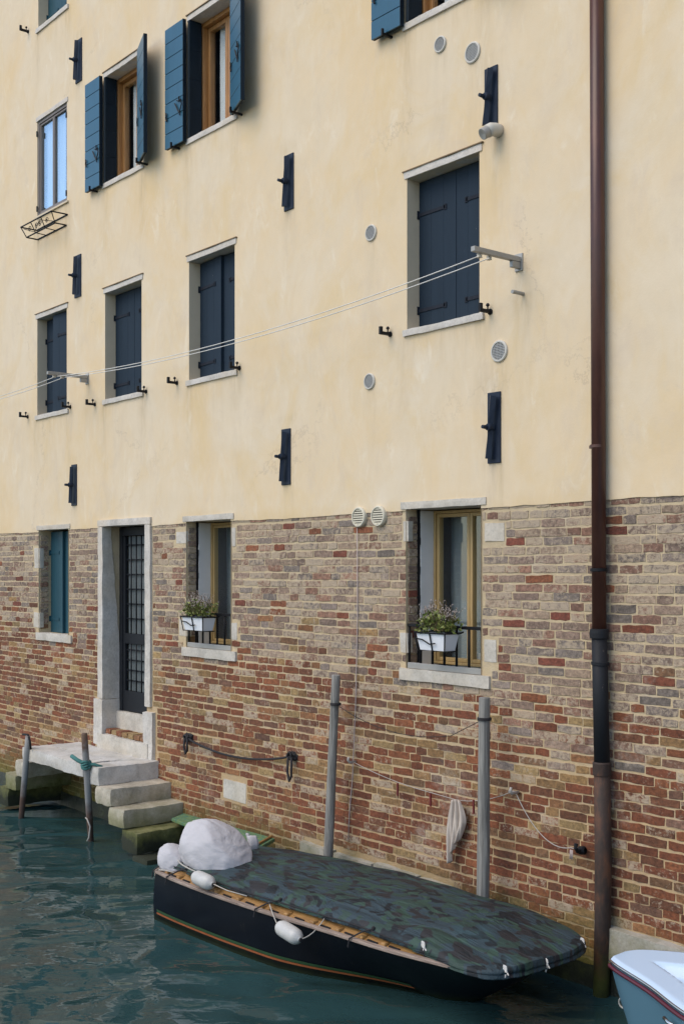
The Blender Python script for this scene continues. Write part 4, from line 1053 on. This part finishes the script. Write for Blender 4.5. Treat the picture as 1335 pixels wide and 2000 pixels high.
tag(mb.build('wall_hook', 'black_iron'), 'black iron mooring hook left of the downpipe', 'hook')
p = W(1115, 1668, -.06); mb = MB()
for k in range(3): mb.tube([p + Vector((k * .010 - .010, 0, .03)), p + Vector((k * .011 - .010, -.005, -.035))], .004, 6)
tag(mb.build('cord_tail', 'hose_pink', smooth=True), 'short pale cord tails dangling beside the iron mooring hook', 'cord')
# ------------------------------------------------------------------ planters on the railings
def planter(px0, px1, py_top, lab, plab, seed, group):
    r = random.Random(seed)
    a = W(px0, py_top, -0.10); b = W(px1, py_top, -0.10); L = b.x - a.x; cx = (a.x + b.x) / 2; z1 = a.z; h = 0.135
    t = thing('planter', (cx, -0.10, z1 - h), lab, 'planter', group)
    def ring(s, z, dy): return [(cx - L / 2 * s, -0.10 - dy, z), (cx + L / 2 * s, -0.10 - dy, z), (cx + L / 2 * s, -0.10 + dy, z), (cx - L / 2 * s, -0.10 + dy, z)]
    vs = ring(.84, z1 - h, .06) + ring(1, z1, .078) + ring(.96, z1, .070) + ring(.95, z1 - .03, .066)
    fs = [(0, 1, 2, 3)]
    for k in range(3):
        for i in range(4): j = (i + 1) % 4; fs.append((k * 4 + i, k * 4 + j, k * 4 + 4 + j, k * 4 + 4 + i))
    MB().add(vs, fs).build('box', 'planter_white', t, 0.006)
    MB().add(ring(.95, z1 - .02, .066), [(0, 1, 2, 3)]).build('soil', 'soil', t)
    mb = MB()
    rl = [Vector(q) for q in ring(1.06, z1 + .004, .088)]; mb.tube(rl + [rl[0]], .0075, 6)
    lw = [Vector(q) for q in ring(.92, z1 - h - .004, .070)]
    for i, j in ((0, 0), (1, 1)): mb.tube([rl[i], lw[j], lw[3 - i]], .006, 6)
    mb.tube([Vector((cx, -0.188, z1)), Vector((cx + .01, -0.165, z1 - h - .004)), Vector((cx + .01, -.03, z1 - h - .004)), Vector((cx + .01, .0, z1 - h + .03))], .006, 6)
    w0 = Vector((cx - L * .45, -.186, z1 - .045)); w1 = Vector((cx + .06, -.186, z1 - .075))
    mb.tube([w0, w0.lerp(w1, .3) + Vector((0, 0, .004)), w0.lerp(w1, .7) + Vector((0, 0, -.018)), w1], .0055, 6)
    mb.tube([Vector((cx - L * .53, -.05, z1)), Vector((cx - L * .53, .015, z1 + .01))], .007, 6); mb.tube([Vector((cx + L * .53, -.05, z1)), Vector((cx + L * .53, .015, z1 + .01))], .007, 6)
    mb.build('wire_holder', 'black_iron', t)
    pl = thing('potted_plant', (cx, -.10, z1), plab, 'plant', 'flowering plants in the planters')
    lf = MB(); stm = MB(); pt = MB()
    for i in range(520):
        u = r.uniform(-1, 1); hh = r.random() ** 0.8
        c = Vector((cx + u * L * (.50 + .06 * hh), -.10 + r.gauss(0, .055), z1 + (.01 + .16 * hh * (1 - .55 * abs(u) ** 1.5))))
        s = r.uniform(.012, .027); d_ = Vector((r.gauss(0, 1), r.gauss(0, 1), r.gauss(.4, .8))).normalized(); w_ = d_.orthogonal().normalized()
        w_ = Matrix.Rotation(r.uniform(0, 6.28), 3, d_) @ w_; n_ = d_.cross(w_)
        lf.add([c, c + d_ * s * .8 + w_ * s * .5 + n_ * s * .15, c + d_ * s * 1.8, c + d_ * s * .8 - w_ * s * .5 + n_ * s * .15], [(0, 1, 2), (0, 2, 3)])
    for i in range(95):
        u = r.uniform(-1, 1) * .95 + .12
        base = Vector((cx + u * L * .38, -.10 + r.gauss(0, .04), z1 + .05)); tip = base + Vector((u * .07 + r.gauss(0, .025), r.gauss(-.01, .04), r.uniform(.09, .235) * (1 - .25 * abs(u))))
        m_ = base.lerp(tip, .5) + Vector((r.gauss(0, .01), r.gauss(0, .01), 0))
        stm.tube([base, m_, tip], .0016, 4, False)
        for k in range(r.randint(3, 6)):
            c = m_.lerp(tip, r.uniform(.3, 1.05)) + Vector((r.gauss(0, .011), r.gauss(0, .011), r.gauss(0, .008))); s = r.uniform(.003, .0062)
            pt.add([c + Vector((s, 0, 0)), c + Vector((0, s, 0)), c - Vector((s, 0, 0)), c - Vector((0, s, 0)), c + Vector((0, 0, s)), c - Vector((0, 0, s))],
                   [(0, 1, 4), (1, 2, 4), (2, 3, 4), (3, 0, 4), (1, 0, 5), (2, 1, 5), (3, 2, 5), (0, 3, 5)])
    tag(lf.build('foliage', 'leaf', pl, recalc=False), kind='stuff'); tag(stm.build('stems', 'stem', pl), kind='stuff'); tag(pt.build('flowers', 'petal', pl, recalc=False), kind='stuff')
gp = 'white planters hung on the window railings'
planter(826, 882, 1235, 'white plastic planter hung before the yellow framed window', 'bushy green plant with dry blossom before the yellow framed window', 3, gp)
planter(368, 409, 1204, 'white plastic planter hung before the narrow window by the door', 'low green plant in the planter by the barred door', 9, gp)

# ------------------------------------------------------------------ empty flower rack
x0, x1, z1 = -14.24, -13.36, 7.285
t = thing('flower_rack', (-13.8, -.1, z1 - .16), 'empty black wrought-iron flower rack under the casement window', 'flower rack')
def loop(z, dy, ins):
    return [Vector((x0 + ins, PY - .005, z)), Vector((x0 + ins, PY - dy, z)), Vector((x1 - ins, PY - dy, z)), Vector((x1 - ins, PY - .005, z)), Vector((x0 + ins, PY - .005, z))]
mb = MB().tube(loop(z1, .22, 0), .009, 6); mb.build('top_ring', 'black_iron', t)
MB().tube(loop(z1 - .125, .155, .03), .009, 6).build('bottom_ring', 'black_iron', t)
mb = MB()
for u in (0.0, .33, .66, 1.0):
    xa = x0 + (x1 - x0) * u; xb = x0 + .03 + (x1 - x0 - .06) * u
    MB().tube([(xa, PY - .22, z1), (xb, PY - .155, z1 - .125), (xb, PY - .02, z1 - .13)], .0065, 6).build('rib', 'black_iron', t)
mb = MB()
for u in (.22, .44, .56, .78):
    cx = x0 + (x1 - x0) * u
    pts = [Vector((cx + .045 * math.exp(-.16 * g) * math.cos(g), PY - .188, z1 - .062 + .045 * math.exp(-.16 * g) * math.sin(g))) for g in [i * .5 for i in range(20)]]
    mb.tube(pts, .0045, 5)
mb.tube([(x0 + .05, PY - .20, z1 - .03), (x0 + .28, PY - .16, z1 - .11), (x0 + .52, PY - .205, z1 - .02), (x1 - .05, PY - .16, z1 - .10)], .0045, 5)
mb.build('scrollwork', 'black_iron', t)

# ------------------------------------------------------------------ covered black boat
GN = [(-8.56, -1.58), (-8.2, -1.595), (-7.6, -1.575), (-7.0, -1.52), (-6.4, -1.465), (-5.9, -1.43), (-5.5, -1.395), (-5.25, -1.36), (-5.10, -1.29), (-5.02, -1.17), (-4.985, -1.02)]
GF = [(-8.56, -.60), (-8.2, -.40), (-7.6, -.265), (-7.0, -.205), (-6.4, -.18), (-5.9, -.20), (-5.5, -.24), (-5.25, -.30), (-5.10, -.37), (-5.02, -.47), (-4.99, -.62)]
ZG = [.415, .41, .405, .40, .405, .41, .425, .435, .44, .44, .44]
bx = thing('covered_boat', (-6.9, -.95, 0), 'black wooden boat under a camouflage tarpaulin, moored along the brick wall', 'boat')
def interp(L, s):
    s = max(0, min(len(L) - 1.0001, s)); i = int(s); f_ = s - i
    g = lambda k: np.array(L[max(0, min(len(L) - 1, k))], float)
    a, b, c, d_ = g(i - 1), g(i), g(i + 1), g(i + 2)
    return .5 * (2 * b + (c - a) * f_ + (2 * a - 5 * b + 4 * c - d_) * f_ ** 2 + (3 * b - a - 3 * c + d_) * f_ ** 3)
NS = 60
def station(s):
    n = interp(GN, s); f_ = interp(GF, s); z = float(interp([(q,) for q in ZG], s)[0]); return n, f_, z
def hullpt(s, side, v):                          # v 0 gunwale .. 1 chine
    n, f_, z = station(s); cen = (n + f_) / 2; g = n if side < 0 else f_
    t_ = s / (len(GN) - 1)
    fx = min(1, max(0, (g[0] + 7.1) / 1.4)); fx = fx * fx * (3 - 2 * fx)
    ch = cen + (g - cen) * (0.87 - 0.81 * fx)
    xch = ch[0] - 0.10 * (1 - t_) ** 3 - 0.12 * t_ ** 3
    zch = -0.16 + 0.06 * fx + 0.44 * min(1, max(0, (g[0] + 5.75) / 0.76))
    bul = 0.02 * math.sin(v * math.pi) * (1 if side > 0 else -1)
    return Vector((g[0] + (xch - g[0]) * v, g[1] + (ch[1] - g[1]) * v ** 1.15 + bul, z + (zch - z) * v))
SM = len(GN) - 1
mb = MB()
mb.grid(lambda u, v: hullpt(u * SM, -1, v), NS, 10)
mb.grid(lambda u, v: hullpt(u * SM, 1, v), NS, 10)
mb.grid(lambda u, v: hullpt(u * SM, -1, 1).lerp(hullpt(u * SM, 1, 1), v), NS, 4)
mb.grid(lambda u, v: hullpt(0, -1, v).lerp(hullpt(0, 1, v), u), 6, 10)
mb.grid(lambda u, v: hullpt(SM, -1, v).lerp(hullpt(SM, 1, v), u), 4, 10)
merged(mb, 'hull', 'hull_black', bx)
def vat(s, zt):
    lo, hi = 0.0, 1.0
    for _ in range(30):
        md = (lo + hi) / 2
        if hullpt(s, -1, md).z > zt: lo = md
        else: hi = md
    return lo
def line(za, zb, s0, s1, off):
    def fn(u, v):
        s = s0 + (s1 - s0) * u; q = hullpt(s, -1, vat(s, za + (zb - za) * v)); n_ = Vector((0.05, -1, -.2)).normalized(); return q + n_ * off
    return MB().grid(fn, 60, 2)
line(.075, .058, .25, SM * .50, .006).build('stripe', 'orange_line', bx, smooth=True)
line(.10, .077, .25, SM * .50, .005).build('stripe', 'green_line', bx, smooth=True)
line(.03, .0, .1, SM * .5, .012).build('rubbing_strake', 'hull_black', bx, smooth=True)
# gunwale rail: a bar that follows the sheer
def rail(side):
    def sec(s):
        q = hullpt(s, side, 0); n, f_, z = station(s); c = Vector((*((n + f_) / 2), z)); inn = (c - q); inn.z = 0; inn = inn.normalized(); return q, inn
    mb = MB(); N = 70; k = 0
    for i in range(N + 1):
        q, inn = sec(SM * i / N)
        for a, b in ((-.016, -.012), (-.016, .008), (.022, .011), (.022, -.010)): mb.v.append(tuple(q + inn * a + Vector((0, 0, b))))
    for i in range(N):
        for j in range(4): a = i * 4 + j; b = i * 4 + (j + 1) % 4; mb.f.append((a, b, b + 4, a + 4))
    mb.f += [(0, 1, 2, 3), (N * 4, N * 4 + 1, N * 4 + 2, N * 4 + 3)]
    mb.build('gunwale', 'rail_wood', bx, 0.004)
rail(-1); rail(1)
a, b = hullpt(0, -1, 0), hullpt(0, 1, 0)
MB().box(a.x - .02, a.x + .025, a.y, b.y, a.z - .05, a.z + .018).build('transom_cap', 'rail_wood', bx, .004)
# side deck of orange wood with ribs, seen between rail and cover
def deck(u, v):
    s = .15 + (SM * .585 - .15) * u; q = hullpt(s, -1, 0); return (q.x, q.y + .028 + .13 * v, q.z + .004 + .075 * v * math.sin(min(1, v + .2) * 1.3))
MB().grid(deck, 60, 4).build('side_deck', 'boat_wood', bx, smooth=True)
for k in range(11):
    s = .5 + (SM * .50 - .5) * k / 10; q = hullpt(s, -1, 0)
    MB().box(q.x - .022, q.x + .022, q.y + .02, q.y + .12, q.z + .0, q.z + .030).build('rib', 'boat_wood', bx, .01)
    q2 = hullpt(s + .22, -1, 0)
    MB().box(q2.x - .06, q2.x + .05, q2.y + .030, q2.y + .050, q2.z + .002, q2.z + .014).build('rib_gap', 'black_iron', bx, .006)
# cover
def cover(u, v):
    s = SM * u; n, f_, z = station(s); t_ = u
    drop = max(0, (t_ - .58) / .42)
    ins = .066 * (1 - min(1, max(0, (t_ - .45) / .22))) if t_ > .1 else .066 * t_ / .1 + .03
    over = 0.035 * min(1, max(0, (t_ - .6) / .2))
    y0 = n[1] + ins - over; y1 = f_[1] + .02 + over * .3
    c = math.sin(math.pi * v) ** (.42 + .65 * drop)
    rise = min(1, (1 - u) / .42) * (.035 + .075 * math.sin(min(1, t_ * 1.15 + .02) * math.pi) ** .8)
    edge_n = z + .045 * (1 - min(1, max(0, (t_ - .45) / .25))) + .016
    edge_f = z + .035 - .017 * drop
    zz = edge_n * (1 - v) + edge_f * v + rise * c * (1 - .35 * drop)
    x = n[0] + (f_[0] - n[0]) * v + .03 * drop
    e = max(0, 1 - min(v, 1 - v) / .035, 1 - (1 - u) / .03)
    zz -= e * (.022 * drop + .012)
    q = Vector((x, y0 + (y1 - y0) * v, zz))
    wv = mnoise.noise(Vector((q.x * 2.2, q.y * 3.5, 1))) * .014 + mnoise.noise(Vector((q.x * 3.2 + q.y * 4, q.y * 2 - q.x * 2, 4))) * .008
    q.z += wv * (1 - .6 * e)
    return q
mb = MB().grid(cover, 130, 44)
PATH = [(.56 + .44 * i / 40, 0.0) for i in range(41)] + [(1.0, i / 24) for i in range(1, 25)] + [(1.0 - .4 * i / 30, 1.0) for i in range(1, 31)]
def skirt(a_, v):
    k = a_ * (len(PATH) - 1); i = min(int(k), len(PATH) - 2); f_ = k - i
    q = Vector(cover(*PATH[i])).lerp(Vector(cover(*PATH[i + 1])), f_)
    L = .028 * min(1, a_ / .25) * min(1, (1 - a_) / .2) * (1 + .25 * mnoise.noise(Vector((a_ * 30, 0, 0))))
    d_ = Vector((q.x + 6.2, (q.y + .9) * .7, 0)).normalized()
    return q + d_ * .010 * v - Vector((0, 0, L * v))
mb.grid(skirt, len(PATH) - 1, 4)
cv = merged(mb, 'tarpaulin', 'camo_tarp', bx); tag(cv, 'camouflage tarpaulin, dull green and slate')
cvs = cv.modifiers.new('t', 'SOLIDIFY'); cvs.thickness = .006
def knot(q, mat='rope_white', s=1.0):
    mb = MB(); 
    for k in range(3):
        a0 = k * 1.1
        mb.tube([q + Vector((math.cos(g + a0) * .022 * s, -.01, .02 * s + math.sin(g) * .03 * s)) for g in [i * 6.283 / 8 for i in range(9)]], .004, 5)
    mb.tube([q, q + Vector((.004, -.012, -.03)), q + Vector((.0, -.015, -.05))], .005, 5); mb.tube([q, q + Vector((.03, -.012, -.02))], .004, 5)
    mb.build('cord_knot', mat, bx)
for u, v in ((.585, .02), (.905, .02), (1.0, .45), (.86, .985)): knot(Vector(cover(u, v)) + Vector((0, -.004, .004)), s=.65)
for u in (.03, .10, .30, .47):
    q = Vector(cover(u, .01)); s = SM * u; g = hullpt(s - .25, -1, .0)
    mb = MB().tube([q + Vector((0, .0, .012)), q.lerp(g, .5) + Vector((0, -.01, .022)), g + Vector((0, -.028, .01)), g + Vector((-.01, -.032, -.05))], .006, 6); mb.lathe([(0.0, .02), (.012, .012), (.012, -.004), (0, -.01)], q + Vector((0, 0, .012)), (0, 0, 1), 8)
    mb.build('elastic_cord', 'rope_dark', bx)
pts = [Vector(cover(.06 + .5 * i / 20, .006)) + Vector((0, -.004, .003)) for i in range(21)]
MB().tube(pts, .005, 5).build('hem_cord', 'rope_dark', bx)
# fenders
def fender(c, ax, lab, ropes):
    ax = Vector(ax).normalized(); c = Vector(c); L, r = .125, .058
    t = thing('fender', c, lab, 'fender', 'white boat fenders')
    prof = [(.012, -L - .015), (.022, -L), (r * .72, -L + .012), (r * .95, -L + .04), (r, -L + .075), (r, L - .075), (r * .95, L - .04), (r * .72, L - .012), (.022, L), (.012, L + .015)]
    MB().lathe(prof, c, ax, 22).build('float', 'fender_white', t, smooth=True)
    for s in (-1, 1): MB().lathe([(.0005, 0), (.016, 0), (.014, .012), (.0005, .012)], c + ax * s * (L + .008), ax * s, 12).build('eyelet', 'rope_dark', t)
    mb = MB()
    for pts in ropes: mb.tube(pts, .0042, 6)
    mb.build('lanyard', 'rope_grey', t, smooth=True)
c = Zp(397, 1719, .50); q = Zp(470, 1742, .47); ax = Vector((1, .02, -.05))
fender(c, ax, 'white fender lying on the stern gunwale', [[c + Vector((.13, 0, 0)), c + Vector((.3, .02, -.02)), c + Vector((.55, .03, -.01))]])
c = W(564, 1821, -1.62); g1 = hullpt(4.0 * .78, -1, 0); 
ga = Zp(525, 1762, .46); gb = Zp(634, 1793, .46)
fender(c, (1, 0, -.14), 'white fender hanging on the black hull side', [sag(ga, c + Vector((-.135, 0, .02)), .01, 6), sag(c + Vector((.135, 0, -.015)), gb, .03, 6)])
# canvas-covered outboard and bag
FACETS = [(Vector(q).normalized(), o) for q, o in (((.75, -.1, .7), .62), ((-.2, -.75, .6), .80), ((-.85, -.3, .25), .84), ((.45, -.85, .1), .80), ((.1, .3, 1), .86), ((-.6, .2, .8), .85), ((.9, -.4, -.1), .88))]
def sack(name, c, rad, seed, lab, cat, tilt=0.0, squash=1.0):
    bm = bmesh.new(); bmesh.ops.create_icosphere(bm, subdivisions=5, radius=1)
    for v in bm.verts:
        d_ = v.co.normalized(); s = Vector((seed, 0, 0))
        pw = Vector((math.copysign(abs(d_.x) ** .92, d_.x), math.copysign(abs(d_.y) ** .92, d_.y), math.copysign(abs(d_.z) ** .86, d_.z)))
        k = 1 + .05 * mnoise.noise(d_ * 1.2 + s)
        for n_, o_ in FACETS:                       # taut cloth: flat panels between soft edges
            c_ = d_.dot(n_)
            if c_ > .2:
                lim = o_ / c_
                if k > lim: k = lim + (k - lim) * .40
        ap = Vector((-.55, -.25, .8)).normalized(); u_ = ap.orthogonal().normalized(); w_ = ap.cross(u_)
        ph = math.atan2(d_.dot(w_), d_.dot(u_)); th_ = math.acos(max(-1, min(1, d_.dot(ap))))
        fold = abs(math.sin(ph * 5.5 + 1.5 * mnoise.noise(d_ * 2 + s) + seed)) ** 3
        k += .040 * fold * math.exp(-((th_ - .35) / .5) ** 2) - .02 * math.exp(-(th_ / .12) ** 2)
        k += .022 * abs(math.sin(d_.z * 7 + d_.x * 4 + 3 * mnoise.noise(d_ * 2.2 + s))) ** 6 * max(0, d_.x + .3)
        az = math.atan2(d_.y, d_.x); lowz = max(0, .25 - d_.z)
        k += (.045 * abs(math.sin(az * 6 + 2.5 * mnoise.noise(d_ * 1.7 + s))) ** 2 - .02) * lowz ** .8
        k += .012 * mnoise.noise(Vector((d_.x * 3, d_.y * 6, d_.z * 8)) + s)
        p = Vector((pw.x * rad[0], pw.y * rad[1], pw.z * rad[2])) * k
        p.z *= 1 - .22 * max(0, p.x / rad[0]) ** 1.3; p.x -= .18 * p.z
        if p.z < -rad[2] * .7: p.z = -rad[2] * .7 + (p.z + rad[2] * .7) * .25
        v.co = p
    me = bpy.data.meshes.new(name); bm.to_mesh(me); bm.free(); me.materials.append(M['white_canvas'])
    for q in me.polygons: q.use_smooth = True
    o = bpy.data.objects.new(name, me); COL.objects.link(o); o.location = c; o.rotation_euler = (0, tilt, R(18))
    rp = MB().tube([Vector((rad[0] * 1.0 * math.cos(g) + .18 * rad[2] * .55, rad[1] * 1.0 * math.sin(g), -rad[2] * .58 + .01 * math.sin(3 * g))) for g in [i * 6.2832 / 40 for i in range(41)]], .006, 6).build('tie_cord', 'rope_grey')
    rp.parent = o
    return tag(o, lab, cat)
c1 = Zp(420, 1660, .62)
sack('covered_outboard', c1, (.335, .24, .235), 2.0, 'large pale canvas sack over the outboard motor at the stern', 'sack', R(12))
c2 = Zp(341, 1678, .51)
sack('canvas_sack', c2, (.15, .125, .13), 9.0, 'small pale canvas sack beside the larger one at the stern', 'sack')
c3 = Zp(489, 1650, .56)
mb = MB().grid(lambda u, v: c3 + Vector((.035 * math.sin(v * 3) + .07 * (u - .5), .06 * (u - .5) + .02 * math.sin(u * 9), .17 * (v - .45) * (1 - .3 * u))), 12, 10)
fl = mb.build('canvas_flap', 'white_canvas', smooth=True); tag(fl, 'stiff upright canvas flap just right of the large sack', 'canvas'); s_ = fl.modifiers.new('t', 'SOLIDIFY'); s_.thickness = .02
# weathered green hatch board behind
q = [Zp(359, 1588, .36), Zp(537, 1637, .42), Zp(497, 1660, .42), Zp(335, 1598, .36)]
t = thing('green_board', q[0].lerp(q[2], .5), 'weathered green board lying behind the sacks against the brick', 'board')
def plank(u0, u1):
    vs = []
    for dz in (0, -.035):
        for u in (u0, u1):
            for a, b in ((q[0], q[1]), (q[3], q[2])):
                vs.append(a.lerp(b, 1) * 0 + (q[0].lerp(q[3], u) if a is q[0] and False else Vector((0, 0, 0))))
    A, B, C_, D_ = q[0].lerp(q[3], u0), q[1].lerp(q[2], u0), q[1].lerp(q[2], u1), q[0].lerp(q[3], u1)
    dn = Vector((0, 0, -.035))
    return MB().add([A, B, C_, D_, A + dn, B + dn, C_ + dn, D_ + dn], [(0, 1, 2, 3), (4, 7, 6, 5), (0, 4, 5, 1), (1, 5, 6, 2), (2, 6, 7, 3), (3, 7, 4, 0)])
for k in range(3): plank(k / 3 + .004, (k + 1) / 3 - .004).build('plank', 'weathered_green', t, .006)
bt = MB(); A, B = q[1].lerp(q[0], .03), q[2].lerp(q[3], .03)
bt.tube([A + Vector((0, 0, .012)), B + Vector((0, 0, .012))], .012, 6).build('batten', 'boat_wood', t)

# ------------------------------------------------------------------ white motorboat bow
T = Zp(1203, 1880, .70); 
t = thing('white_boat', (-2.6, -1.15, 0), 'white motorboat bow with maroon strake entering at lower right', 'boat')
ZB = .70
GW = [(-4.215, -1.165), (-4.10, -1.235), (-3.80, -1.37), (-3.44, -1.565), (-3.0, -1.72), (-2.3, -1.88), (-1.2, -1.96)]
GE = [(-4.225, -.985), (-4.17, -.90), (-3.99, -.785), (-3.7, -.66), (-3.1, -.50), (-2.3, -.38), (-1.2, -.34)]
def wp(s, side, v):
    g = interp(GW if side < 0 else GE, s); n = interp(GW, s); f_ = interp(GE, s); cen = (n + f_) / 2; tt = s / 6
    k = .32 + .45 * tt
    ch = cen + (g - cen) * k; xb = ch[0] + .42 * (1 - tt) ** 2
    w_ = v ** 1.25
    return Vector((g[0] + (xb - g[0]) * w_, g[1] + (ch[1] - g[1]) * w_, ZB + .04 * tt - (ZB + .25) * v))
mb = MB(); mb.grid(lambda u, v: wp(u * 6, -1, v), 40, 12); mb.grid(lambda u, v: wp(u * 6, 1, v), 40, 12)
mb.grid(lambda u, v: wp(0, -1, v).lerp(wp(0, 1, v), u), 4, 12); mb.grid(lambda u, v: wp(6, -1, v).lerp(wp(6, 1, v), u), 4, 12)
merged(mb, 'hull', 'gelcoat_side', t)
def dk(u, v):                                   # side decks and sunken foredeck
    s = u * 6; a, b = wp(s, -1, 0), wp(s, 1, 0); q = a.lerp(b, v); wdt = (b - a).length
    e = min(v, 1 - v) * wdt; nose = max(0, (q.x + 4.2))
    m_ = min(1, max(0, (e - .25) / .07)) * min(1, max(0, (nose - .16) / .10))
    q.z += .012 + .012 * min(1, e / .03) - .075 * m_ - .3 * m_ * min(1, max(0, (q.x + 3.0) / .2))
    return q
mb = MB().grid(dk, 80, 40); merged(mb, 'deck', 'gelcoat', t)
for nm, mt, dz, r_ in (('rub_rail', 'chrome', .006, .008), ('strake', 'maroon_strake', -.024, .012)):
    for sd_ in (-1, 1):
        pts = [wp(6 * i / 40, sd_, 0) + Vector((-.004, .004 * sd_, dz)) for i in range(41)]
        if sd_ == -1: pts = [wp(0, 1, 0).lerp(wp(0, -1, 0), .5) + Vector((-.01, 0, dz))] + pts
        MB().tube(pts, r_, 8).build(nm, mt, t, smooth=True)
c = W(1241, 1935, -1.13) 
c = Vector((wp(0, -1, .26).x - .02, -1.09, wp(0, -1, .26).z))
MB().tube([c + Vector((-.0 - .028 + .028 * math.cos(g), .0, .028 * math.sin(g))) for g in [i * 6.283 / 16 for i in range(17)]], .006, 6).build('bow_ring', 'galvanised', t, smooth=True)
q = wp(2.75, -1, .085); MB().tube([q + Vector((-.07, -.01, .008)), q + Vector((-.03, -.03, 0)), q + Vector((.05, -.035, -.012)), q + Vector((.09, -.022, -.014))], .010, 8).build('fairlead', 'chrome', t, smooth=True)
